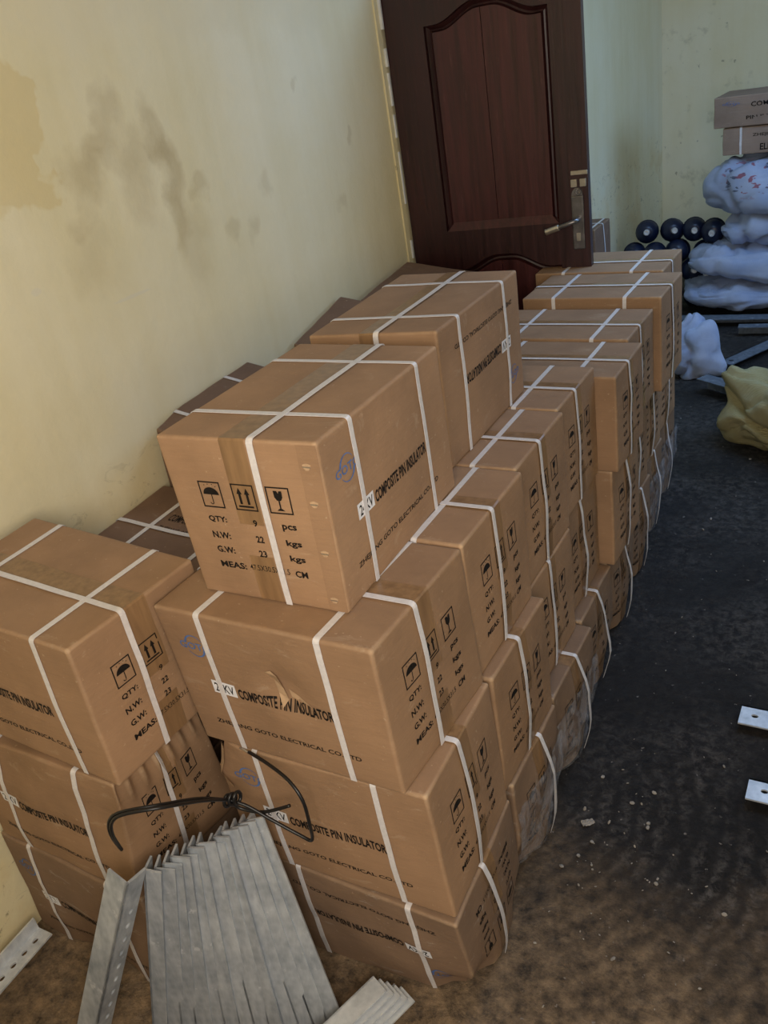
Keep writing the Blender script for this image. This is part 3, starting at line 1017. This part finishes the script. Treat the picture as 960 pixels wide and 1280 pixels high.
for i in range(1, 8):
    xr, y, w, top = TOP[i]
    make_carton('%s carton from the front in the top layer of the long row' % ORD[i], cuboid(xr, y, 0.6435, w=w, h=top - 0.6435, yaw=random.uniform(-.006, .006)),
                ROW, seed=10 + i, prints=('end',), detail=i < 4, bulge=0.003, wob=0.003, lengthwise=random.uniform(0.40, 0.47), cross=(0.235, 0.77 + random.uniform(-.02, .02)))
for i in range(1, 8):
    xr, y, w = MID[i]
    make_carton('%s carton from the front in the middle layer of the long row' % ORD[i], cuboid(xr, y, 0.3215, w=w, h=0.3185, yaw=random.uniform(-.006, .006)),
                ROW, seed=20 + i, prints=('end',), detail=i < 4, bulge=0.005, wob=0.005, lengthwise=random.uniform(0.40, 0.5), slack=0.008 if i > 2 else 0.0)
for i in range(1, 8):
    xr, y, w = LOW[i]
    r, sh = make_carton('%s carton from the front in the floor layer of the long row' % ORD[i], cuboid(xr, y, 0.002, w=w, h=0.3160, yaw=random.uniform(-.01, .01)),
                        ROW, seed=30 + i, prints=('end',), detail=i < 4, mat='card_dirty', bulge=0.006, wob=0.008, lengthwise=random.uniform(0.45, 0.6), slack=0.020 if i in (1, 2, 3, 4) else 0.012,
                        dents=((1.0, 0.0, 0.0, 0.13, 0.04, (-0.9, 0.2, 0.2)), (1.0, 1.0, 0.0, 0.13, 0.04, (-0.9, -0.2, 0.1))))
    if i in (1, 2, 6, 7):
        # crumpled film wrapped round the exposed end
        V = []; F = []
        nu, nv = 22, 18
        for a in range(nu + 1):
            for b in range(nv + 1):
                u = -0.02 + 1.04 * a / nu; v = 0.02 + 0.72 * b / nv
                k = 0.004 + 0.010 * abs(noise.noise(Vector((u * 6 + i * 7, v * 6, 0.3)))) + 0.006 * abs(noise.noise(Vector((u * 15, v * 15, i))))
                V.append(sh(1 + k / sh.l, u, v))
        F = [(a * (nv + 1) + b, (a + 1) * (nv + 1) + b, (a + 1) * (nv + 1) + b + 1, a * (nv + 1) + b + 1) for a in range(nu) for b in range(nv)]
        mesh_obj('plastic_film', V, F, M['film'], r, True)

# torn flap hanging in the dent of the front carton
c = [shC0(*face_map('t0', u, v, k, shC0)) for (u, v, k) in ((0.47, 0.67, .001), (0.50, 0.69, .003), (0.525, 0.66, .009), (0.535, 0.57, .008), (0.55, 0.50, .003), (0.525, 0.45, .002), (0.505, 0.53, .002), (0.49, 0.61, .001))]
mesh_obj('torn_paper_flap', c, [(0, 1, 2, 7), (7, 2, 3, 6), (6, 3, 4, 5)], M['card_edge'], rC0)
c = [shC0(*face_map('t0', u, v, k, shC0)) for (u, v, k) in ((0.55, 0.56, .004), (0.60, 0.535, .003), (0.67, 0.50, .001), (0.60, 0.505, .001), (0.56, 0.51, .001))]
mesh_obj('torn_paper_flap', c, [(0, 1, 4), (1, 2, 3), (1, 3, 4)], M['card_edge'], rC0)

# torn flap at the upper left corner of the carton below it
c = [shD0(*face_map('t0', u, v, k, shD0)) for (u, v, k) in ((0.0, 0.99, .004), (0.03, 0.96, .012), (0.045, 0.86, .010), (0.03, 0.78, .014), (0.055, 0.66, .006),
                                                          (0.04, 0.62, .002), (0.005, 0.74, .004), (0.012, 0.86, .003))]
mesh_obj('torn_corner_flap', c, [(0, 1, 7), (1, 2, 7), (7, 2, 3, 6), (6, 3, 4, 5)], M['card_edge'], rD0)

# near left stack
LS = 'cartons in the near left stack'
make_carton('uppermost carton of the stack by the left wall, crossed straps on its top', F3, LS, seed=41, bulge=0.004, wob=0.004, lengthwise=0.40, cross=(0.20, 0.80))
make_carton('crumpled carton in the middle of the left stack, its end creased in folds', F2, LS, seed=42, bulge=0.010, wob=0.008, pleats=(0.006, 0.93), lengthwise=0.45,
            dents=((0.25, 0.0, 1.0, 0.16, 0.022, (0, 0.5, -1)),))
make_carton('floor carton at the bottom of the left stack behind the steel bars', F1, LS, seed=43, mat='card_dirty', bulge=0.008, wob=0.008,
            dents=((0.5, 0.0, 0.0, 0.15, 0.02, (0, 1, 0.3)),), lengthwise=0.45)

# cartons pushed in between the row and the wall
BW = 'cartons wedged between the row and the wall'
HID = 'cartons buried between the row and the wall'
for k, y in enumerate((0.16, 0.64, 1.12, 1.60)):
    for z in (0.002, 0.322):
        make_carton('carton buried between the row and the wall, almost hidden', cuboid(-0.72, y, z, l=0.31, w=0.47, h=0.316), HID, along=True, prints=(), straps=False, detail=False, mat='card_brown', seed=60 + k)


def free_box(x0, x1, y0, y1, zs):
    """corner heights zs = bottoms (4) then tops (4), order x then y"""
    pts = [(x0, y0), (x1, y0), (x0, y1), (x1, y1)]
    return [(p[0], p[1], zs[i]) for i, p in enumerate(pts)] + [(p[0], p[1], zs[4 + i]) for i, p in enumerate(pts)]


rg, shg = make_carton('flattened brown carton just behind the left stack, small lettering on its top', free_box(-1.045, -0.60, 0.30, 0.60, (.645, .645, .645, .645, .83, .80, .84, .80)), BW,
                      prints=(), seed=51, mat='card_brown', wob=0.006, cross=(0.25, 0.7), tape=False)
fl = Flat()
fl.text('COMPOSITE PIN INSULATOR', 0.30, 0.52, 0.75, 0.62, 0.012); 
fl2 = Flat(); fl2.text('ZHEJIANG GOTO ELECTRICAL', 0.30, 0.36, 0.75, 0.44, 0.008)
decal('small_lettering', fl2, 'r1', shg, M['ink'], rg, 0.001)
decal('small_lettering', fl, 'r1', shg, M['ink'], rg, 0.001)
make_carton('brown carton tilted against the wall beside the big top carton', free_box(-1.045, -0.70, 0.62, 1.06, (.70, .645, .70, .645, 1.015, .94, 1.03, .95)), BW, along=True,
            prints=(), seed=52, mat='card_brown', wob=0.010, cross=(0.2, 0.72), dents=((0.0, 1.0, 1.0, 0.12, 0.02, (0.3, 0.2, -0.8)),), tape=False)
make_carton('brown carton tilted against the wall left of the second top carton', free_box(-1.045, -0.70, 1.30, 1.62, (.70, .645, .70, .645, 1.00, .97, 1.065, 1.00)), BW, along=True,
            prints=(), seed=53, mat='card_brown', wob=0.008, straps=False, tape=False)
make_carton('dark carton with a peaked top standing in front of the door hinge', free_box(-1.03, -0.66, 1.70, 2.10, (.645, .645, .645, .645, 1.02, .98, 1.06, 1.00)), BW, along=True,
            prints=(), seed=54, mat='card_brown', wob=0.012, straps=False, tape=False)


# ------------------------------------------------------------------ steel bars
def plate_holes(V, F, o, ax, ay, az, length, width, t, holes, n=12):
    """flat plate (length along ax, width along ay, thickness az) with oval through-holes [(pos, across, ra, rb)]"""
    def P(x, y, z): return o + ax * x + ay * y + az * z

    def quad(*p):
        k = len(V); V.extend(p); F.append(tuple(range(k, k + len(p))))
    hs = sorted(holes)
    cuts = [0.0]
    cells = []
    for (p, c, ra, rb) in hs:
        m = ra * 1.35
        if p - m > cuts[-1] + 1e-6:
            cells.append((cuts[-1], p - m, None))
        cells.append((max(p - m, cuts[-1]), min(p + m, length), (p, c, ra, rb)))
        cuts.append(min(p + m, length))
    if cuts[-1] < length - 1e-6:
        cells.append((cuts[-1], length, None))
    for (a, b, h) in cells:
        for z, flip in ((0, True), (t, False)):
            if h is None:
                q = [P(a, 0, z), P(b, 0, z), P(b, width, z), P(a, width, z)]
                quad(*(q[::-1] if flip else q))
            else:
                p, c, ra, rb = h
                for i in range(n):
                    pts = []
                    for k in (i, i + 1):
                        an = 2 * math.pi * k / n + math.pi / 4
                        cs, sn = math.cos(an), math.sin(an)
                        m = max(abs(cs), abs(sn))
                        sq = (cs / m, sn / m)
                        X = (a + b) / 2 + sq[0] * (b - a) / 2
                        Y = c + (sq[1] * (width - c) if sq[1] > 0 else sq[1] * c)
                        pts.append(((p + ra * cs, c + rb * sn), (X, Y)))
                    q = [P(*pts[0][0], z), P(*pts[0][1], z), P(*pts[1][1], z), P(*pts[1][0], z)]
                    quad(*(q[::-1] if flip else q))
        if h is not None:
            p, c, ra, rb = h
            for i in range(n):
                a0 = 2 * math.pi * i / n + math.pi / 4; a1 = 2 * math.pi * (i + 1) / n + math.pi / 4
                quad(P(p + ra * math.cos(a0), c + rb * math.sin(a0), 0), P(p + ra * math.cos(a1), c + rb * math.sin(a1), 0),
                     P(p + ra * math.cos(a1), c + rb * math.sin(a1), t), P(p + ra * math.cos(a0), c + rb * math.sin(a0), t))
    for (x, s) in ((0, 1), (length, -1)):
        quad(P(x, 0, 0), P(x, 0, t), P(x, width, t), P(x, width, 0))
    for y in (0, width):
        quad(P(0, y, 0), P(length, y, 0), P(length, y, t), P(0, y, t))


def angle_bar(name, top, bottom, d1, w1, w2, t, mat, label, group=None, holes1=(), holes2=(), cat='steel bar', side=1):
    """L-section bar: corner edge from top to bottom; first flange leaves along d1, second at a right angle"""
    top, bottom = Vector(top), Vector(bottom)
    ax = (bottom - top); L = ax.length; ax.normalize()
    d1 = Vector(d1); d1 = (d1 - ax * d1.dot(ax)).normalized()
    d2 = ax.cross(d1) * side
    base = bottom
    root = thing(name, label, cat, base, (0, 0, 0), group)
    V, F = [], []
    plate_holes(V, F, top - base, ax, d1, d2, L, w1, t, holes1)
    mesh_obj('flange', V, F, mat, root)
    V, F = [], []
    plate_holes(V, F, top - base, ax, d2, d1, L, w2, t, holes2)
    mesh_obj('flange', V, F, mat, root)
    return root


# bundle of angle bars standing in front of the cartons, fanned out at the foot
NB = 13
bt0, bt1 = Vector((-0.478, -0.228, 0.490)), Vector((-0.366, -0.050, 0.480))
bb0, bb1 = Vector((-0.590, -0.285, 0.002)), Vector((-0.228, -0.125, 0.002))
BARN = ('leftmost', 'second', 'third', 'fourth', 'fifth', 'sixth', 'seventh', 'eighth', 'ninth', 'tenth', 'eleventh', 'twelfth', 'rightmost')
for i in range(NB):
    u = i / (NB - 1)
    tp = bt0.lerp(bt1, u) + Vector((0, 0, random.uniform(-0.008, 0.008)))
    bo_ = bb0.lerp(bb1, u)
    lab = 'galvanised angle bar, %s in the fanned bundle tied with black wire' % BARN[i] if i in (0, NB - 1) else 'galvanised angle bar, %s from the left in the fanned bundle tied with wire' % BARN[i]
    angle_bar('steel_angle_bar', tp, bo_, (0.93 + random.uniform(-.05, .05), 0.36 + random.uniform(-.16, .16), 0.0), random.uniform(0.034, 0.042), 0.034, 0.0045, M['galv'], lab, 'angle bars in the wired bundle', side=-1)
# loose perforated angle beside it
angle_bar('perforated_angle_bar', (-0.468, -0.275, 0.512), (-0.668, -0.400, 0.002), (-0.99, -0.02, 0.0), 0.050, 0.050, 0.005, M['galv'],
          'wide perforated angle bar leaning left of the wired bundle', None,
          holes2=[(0.105 + 0.042 * k, 0.030, 0.008, 0.006) for k in range(10)])
# perforated bar on the floor by the wall
angle_bar('perforated_floor_bar', (-1.000, -0.235, 0.050), (-0.985, -0.76, 0.050), (1, 0.1, 0.0), 0.050, 0.040, 0.005, M['galv_light'],
          'pale perforated angle bar on the floor beside the left wall', None,
          holes1=[(0.030 + 0.034 * k, 0.025, 0.008, 0.006) for k in range(10)])
# short stack of bars by the floor carton
for k in range(5):
    angle_bar('short_steel_bar', (-0.150 + 0.012 * k, -0.035 + 0.006 * k, 0.090 - 0.010 * k), (-0.310 + 0.012 * k, -0.42 + 0.006 * k, 0.044 - 0.010 * k), (1, -0.35, 0.0), 0.045, 0.004, 0.004, M['galv_light'],
              'pale flat steel bar, %s of the short pile at the bottom edge' % ('topmost', 'second from top', 'third from top', 'fourth from top', 'lowest')[k], 'short pile of flat steel bars')
# two bar ends reaching in from the right
angle_bar('flat_steel_bar', (0.395, 1.120, 0.024), (1.45, 1.12, 0.024), (0, -1, 0), 0.075, 0.02, 0.005, M['galv_light'], 'steel bar end with one hole on the floor, farther of the two', 'bar ends on the open floor', holes1=[(0.038, 0.036, 0.009, 0.007)])
angle_bar('flat_steel_bar', (0.455, 0.850, 0.024), (1.45, 0.86, 0.024), (0, -1, 0), 0.070, 0.02, 0.005, M['galv_light'], 'steel bar end on the floor, nearer of the two at the right edge', 'bar ends on the open floor', holes1=[(0.040, 0.034, 0.009, 0.007)])

# black wire tying the bundle
wr = thing('binding_wire', 'black insulated wire looped and knotted over the steel bar bundle', 'wire', (-0.40, -0.20, 0.50))
wo = Vector((-0.40, -0.20, 0.50))


def wp(*pts): return [Vector(p) - wo for p in pts]


PX = {}


def at_y(px, py, y):
    d = Matrix(CAM_ROT) @ Vector(((px - 480) / 1070.99, -(py - 640) / 1070.99, -1))
    t = (y - CAM_POS[1]) / d.y
    return Vector(CAM_POS) + d * t


kn = at_y(287, 1000, -0.08)
tube('wire_loop', [p - wo for p in (at_y(150, 1060, -0.25), at_y(138, 1042, -0.27), at_y(137, 1025, -0.27), at_y(152, 1015, -0.26), at_y(200, 1006, -0.22), at_y(250, 998, -0.14), kn)], 0.0032, M['wire'], wr)
tube('wire_loop', [p - wo for p in (at_y(152, 1062, -0.25), at_y(141, 1044, -0.275), at_y(140, 1028, -0.275), at_y(155, 1018, -0.265), at_y(205, 1009, -0.225), at_y(255, 1001, -0.14), kn)], 0.0032, M['wire'], wr)
tube('wire_loop', [p - wo for p in (at_y(311, 940, -0.012), at_y(335, 955, -0.03), at_y(360, 975, -0.05), at_y(378, 1000, -0.06), at_y(387, 1030, -0.06), at_y(390, 1050, -0.05), at_y(375, 1044, -0.05), at_y(340, 1025, -0.06), at_y(310, 1008, -0.07), kn)], 0.0034, M['wire'], wr)
tube('wire_tail', [p - wo for p in (kn, at_y(300, 1010, -0.07), at_y(325, 1015, -0.06), at_y(345, 1012, -0.055), at_y(362, 1007, -0.05))], 0.0036, M['wire'], wr)
for k in range(3):
    c = kn - wo + Vector((0.010 * (k - 1), 0.004 * k, 0.004 * (k - 1)))
    tube('wire_knot', [c + Vector((0.004, 0.010 * math.cos(a), 0.012 * math.sin(a))) for a in [j * math.pi / 4 for j in range(9)]], 0.0036, M['wire'], wr)
tube('bare_wire_end', [at_y(311, 941, -0.012) - wo, at_y(306, 938, -0.012) - wo, at_y(300, 935, -0.010) - wo], 0.0018, M['brass'], wr)


# ------------------------------------------------------------------ things at the back
def sack(label, loc, r, rot, seed, mat='sack', e=0.55, fold=0.10, group='white woven sacks piled at the back', name='woven_sack', flat=0.7, ears=()):
    root = thing(name, label, 'sack', loc, rot, group)
    nu, nv = 110, 56
    V = []; F = []
    sg = lambda x, p: math.copysign(abs(x) ** p, x)
    for j in range(nv + 1):
        ph = -math.pi / 2 + math.pi * j / nv
        for i in range(nu):
            th = 2 * math.pi * i / nu
            p = Vector((sg(math.cos(ph), 0.75) * sg(math.cos(th), e), sg(math.cos(ph), 0.75) * sg(math.sin(th), e), sg(math.sin(ph), 0.9)))
            w = Vector((p.x * r[0], p.y * r[1], p.z * r[2])) * 7.5 + Vector((seed * 3.7, seed * 1.3, seed))
            w += Vector((noise.noise(w * 0.7), noise.noise(w * 0.7 + Vector((4, 4, 4))), noise.noise(w * 0.7 - Vector((4, 1, 4))))) * 0.8
            w = Vector((w.x * 0.8, w.y * 0.8, w.z * 1.5))
            c1 = max(0.0, 1 - abs(noise.noise(w * 0.42)) * 5) ** 2
            c2 = max(0.0, 1 - abs(noise.noise(w * 0.95 + Vector((7, 3, 1)))) * 4) ** 2
            d = noise.noise(w * 0.3) * fold * 0.9 - c1 * fold * 0.42 - c2 * fold * 0.22 + noise.noise(w * 1.9) * fold * 0.10
            d -= fold * 0.15
            pn = Vector((p.x / r[0], p.y / r[1], p.z / r[2])).normalized() if p.length > 0 else p
            off = pn * (d + fold * 0.3) * 0.42
            for (ed, amt, wd) in ears:
                ed = Vector(ed).normalized()
                off += ed * amt * math.exp(-((1 - p.normalized().dot(ed)) / wd) ** 2)
            z = p.z * r[2] + off.z
            z = max(z, -r[2] * flat)
            V.append((p.x * r[0] + off.x, p.y * r[1] + off.y, z + r[2] * flat))
    for j in range(nv):
        for i in range(nu):
            F.append((j * nu + i, j * nu + (i + 1) % nu, (j + 1) * nu + (i + 1) % nu, (j + 1) * nu + i))
    b = mesh_obj('sack_body', V, F, M[mat], root, True)
    return root


sack('bottom white woven sack of the pile, lying flat on the steel channels', (-0.03, 5.02, 0.055), (0.56, 0.34, 0.105), (0, 0, 0.1), 1, fold=0.18)
sack('white woven sack with a slumped left end, second from the floor in the pile', (-0.10, 5.00, 0.215), (0.47, 0.30, 0.128), (0, 0.0, -0.05), 2, fold=0.22)
sack('white woven sack in the upper middle of the pile', (0.05, 5.06, 0.410), (0.44, 0.28, 0.128), (0, 0, 0.05), 3, fold=0.2)
s4 = sack('uppermost white woven sack with red printing, under the two grey cartons', (0.09, 5.04, 0.605), (0.48, 0.28, 0.19), (0, 0.0, -0.08), 4, mat='sack_print', fold=0.20, ears=(((-0.95, -0.2, -0.1), 0.05, 0.10), ((-0.8, -0.5, 0.5), 0.03, 0.1)))
sack('small white sack bunched on the dark floor beside the far end of the row', (-0.275, 3.78, 0.002), (0.115, 0.14, 0.17), (0, 0, 0.2), 5, fold=0.24, e=0.8, group=None, name='small_sack', ears=(((-0.1, 0.1, 1.0), 0.03, 0.06), ((0.8, -0.4, -0.4), 0.05, 0.08)))
sack('crumpled yellow woven sack on the floor at the right edge', (0.43, 2.92, 0.002), (0.35, 0.28, 0.165), (0, 0, -0.4), 6, mat='sack_yellow', fold=0.34, e=0.7, group=None, name='yellow_sack', ears=(((-0.75, -0.25, 0.62), 0.14, 0.05), ((-0.9, -0.4, -0.2), 0.05, 0.1), ((0.1, -0.6, 0.7), 0.05, 0.1)))

# two cartons on the sacks
GB = 'cartons lying on the sack pile'
r1, sh1 = make_carton('lower greyish carton resting on the topmost white sack', cuboid(0.20, 4.84, 0.940, l=0.55, w=0.36, h=0.150, yaw=-0.04), GB, prints=(), seed=71, mat='card_grey', detail=False, cross=(0.18, 0.80), tape=False, wob=0.006)
r2, sh2 = make_carton('upper greyish carton with a blue logo on the sack pile', cuboid(0.20, 4.82, 1.095, l=0.60, w=0.36, h=0.165, yaw=-0.05), GB, prints=(), seed=72, mat='card_grey', detail=False, straps=False, tape=False, wob=0.008)
decal('maker_logo', LOGO, 't0', sh2, M['blue'], r2, 0.001)
f2 = Flat(); f2.text('COMPOSITE', 0.34, 0.62, 0.72, 0.78, 0.012)
decal('product_lettering', f2, 't0', sh2, M['ink'], r2, 0.001)
f2 = Flat(); f2.text('PIN INSULATOR', 0.30, 0.22, 0.80, 0.34, 0.012)
decal('product_lettering', f2, 't0', sh2, M['ink'], r2, 0.001)
f3 = Flat(); f3.text('ZHEJIANG GOTO', 0.30, 0.60, 0.80, 0.74, 0.01)
decal('product_lettering', f3, 't0', sh1, M['ink'], r1, 0.001)
f3 = Flat(); f3.text('ELECTRICAL', 0.38, 0.12, 0.80, 0.36, 0.02)
decal('product_lettering', f3, 't0', sh1, M['ink'], r1, 0.001)

# wrapped cartons behind the door edge
WB = 'wrapped cartons behind the open door'
make_carton('dark wrapped carton showing behind the edge of the open door', cuboid(-0.885, 4.05, 0.37, l=0.16, w=0.30, h=0.355), WB, prints=(), straps=True, seed=81, mat='card_brown', detail=False, wob=0.006, tape=False, cross=(0.8,), lengthwise=0.5)
make_carton('lower wrapped carton hidden behind the far end of the row', cuboid(-0.875, 4.05, 0.002, l=0.17, w=0.30, h=0.365), WB, prints=(), straps=False, seed=82, mat='card_brown', detail=False, tape=False)

# pile of dark insulators
INS = 'dark rubber insulators piled by the back wall'


def insulator(label, loc, yaw, pitch):
    root = thing('pin_insulator', label, 'insulator', loc, (pitch, 0, yaw), INS)
    # lathe along -y (towards the viewer)
    prof = [(0.0, 0.0), (0.035, 0.0), (0.050, -0.012), (0.073, -0.030), (0.075, -0.036), (0.050, -0.048), (0.040, -0.060), (0.055, -0.075), (0.073, -0.092), (0.074, -0.100), (0.060, -0.118), (0.042, -0.135), (0.030, -0.142), (0.0, -0.143)]
    seg = 20
    V = []; F = []
    for (r, y) in prof:
        for k in range(seg):
            a = 2 * math.pi * k / seg
            V.append((r * math.cos(a), y, r * math.sin(a)))
    for i in range(len(prof) - 1):
        for k in range(seg):
            F.append((i * seg + k, (i + 1) * seg + k, (i + 1) * seg + (k + 1) % seg, i * seg + (k + 1) % seg))
    mesh_obj('rubber_sheds', V, F, M['rubber'], root, True)
    prof = [(0.0, -0.143), (0.020, -0.143), (0.020, -0.172), (0.016, -0.178), (0.010, -0.178), (0.010, -0.170), (0.0, -0.170)]
    V = []; F = []
    for (r, y) in prof:
        for k in range(12):
            a = 2 * math.pi * k / 12
            V.append((r * math.cos(a), y, r * math.sin(a)))
    for i in range(len(prof) - 1):
        for k in range(12):
            F.append((i * 12 + k, (i + 1) * 12 + k, (i + 1) * 12 + (k + 1) % 12, i * 12 + (k + 1) % 12))
    mesh_obj('metal_end_fitting', V, F, M['galv_light'], root, False)
    return root


names = {0: 'floor', 1: 'second', 2: 'third', 3: 'top'}
cnt = {}
for layer, xs in ((0, (-0.98, -0.83, -0.68, -0.53, -0.38)), (1, (-0.87, -0.72, -0.57, -0.44)), (2, (-0.95, -0.80, -0.645, -0.495)), (3, (-0.865, -0.715, -0.565, -0.43))):
    for k, x in enumerate(xs):
        z = 0.078 + layer * 0.128
        w = ('leftmost', 'second', 'third', 'fourth', 'fifth')[k]
        insulator('dark blue insulator with metal tip, %s in the %s layer of the pile' % (w, names[layer]), (x, 5.08 + 0.02 * layer + random.uniform(-.03, .03), z + random.uniform(-.006, .006)), random.uniform(-0.1, 0.40), random.uniform(-0.25, 0.08))

# steel sections lying on the floor at the back
angle_bar('steel_channel', (-0.60, 4.60, 0.052), (0.95, 4.66, 0.052), (0, -1, 0), 0.10, 0.05, 0.005, M['galv_dark'], 'long dull steel angle lying in front of the sack pile', 'steel sections on the far floor')
angle_bar('steel_channel', (-0.15, 4.40, 0.062), (1.0, 4.50, 0.062), (0, -1, 0), 0.07, 0.06, 0.005, M['galv_dark'], 'second dull steel angle nearer than the long one by the sacks', 'steel sections on the far floor')
angle_bar('steel_channel', (-0.155, 3.80, 0.046), (0.10, 4.28, 0.046), (1, -0.4, 0), 0.085, 0.044, 0.005, M['galv_dark'], 'dull steel bar with a bolt hole pointing towards the small white sack', 'steel sections on the far floor', holes1=[(0.05, 0.042, 0.012, 0.012)])
angle_bar('steel_channel', (0.10, 3.50, 0.062), (0.75, 4.25, 0.062), (1, -0.7, 0), 0.10, 0.06, 0.005, M['galv_dark'], 'pale steel angle running behind the yellow sack', 'steel sections on the far floor')
angle_bar('steel_channel', (-0.155, 3.52, 0.082), (0.10, 3.36, 0.082), (-0.45, -1.0, 0), 0.085, 0.078, 0.005, M['galv_dark'], 'short steel channel end sticking out left of the yellow sack', 'steel sections on the far floor', holes2=[(0.03, 0.04, 0.008, 0.008)])

# crumbs of plaster and paper on the floor
bm = bmesh.new()
rnd = random.Random(9)
for k in range(150):
    if k < 60:
        x, y = rnd.gauss(0.22, 0.10), rnd.gauss(0.42, 0.20)
    else:
        x, y = rnd.uniform(0.08, 1.2), rnd.uniform(-0.4, 3.2)
    if x < 0.09: x = 0.09 + rnd.random() * 0.1
    s = rnd.choice((0.0015, 0.002, 0.002, 0.003, 0.005))
    m = Matrix.Translation((x, y, s * 0.5)) @ Euler((rnd.random(), rnd.random(), rnd.random() * 6)).to_matrix().to_4x4() @ Matrix.Diagonal((s * 1.5, s, s * 0.6, 1))
    bmesh.ops.create_icosphere(bm, subdivisions=1, radius=1.0, matrix=m)
cr = bm_obj('floor_crumbs', bm, M['debris'])
tag(cr, 'pale crumbs of plaster scattered over the dark floor', 'debris')
cr['kind'] = 'stuff'

# torn scrap of paper by the wrapped floor carton
V = []; F = []
for i in range(9):
    for j in range(7):
        V.append((0.032 * (i / 8 - 0.5), 0.020 * (j / 6 - 0.5) * (1 - 0.5 * abs(i / 8 - 0.5)), 0.003 + 0.010 * abs(noise.noise(Vector((i * 0.55, j * 0.6, 3.0))))))
F = [(i * 7 + j, (i + 1) * 7 + j, (i + 1) * 7 + j + 1, i * 7 + j + 1) for i in range(8) for j in range(6)]
ps = mesh_obj('paper_scrap', V, F, M['debris'])
ps.location = (0.115, 0.585, 0.0); ps.rotation_euler = (0, 0, 0.7)
sm = ps.modifiers.new('thickness', 'SOLIDIFY'); sm.thickness = 0.0008
tag(ps, 'crumpled pale paper scrap on the floor beside the film-wrapped carton', 'paper')
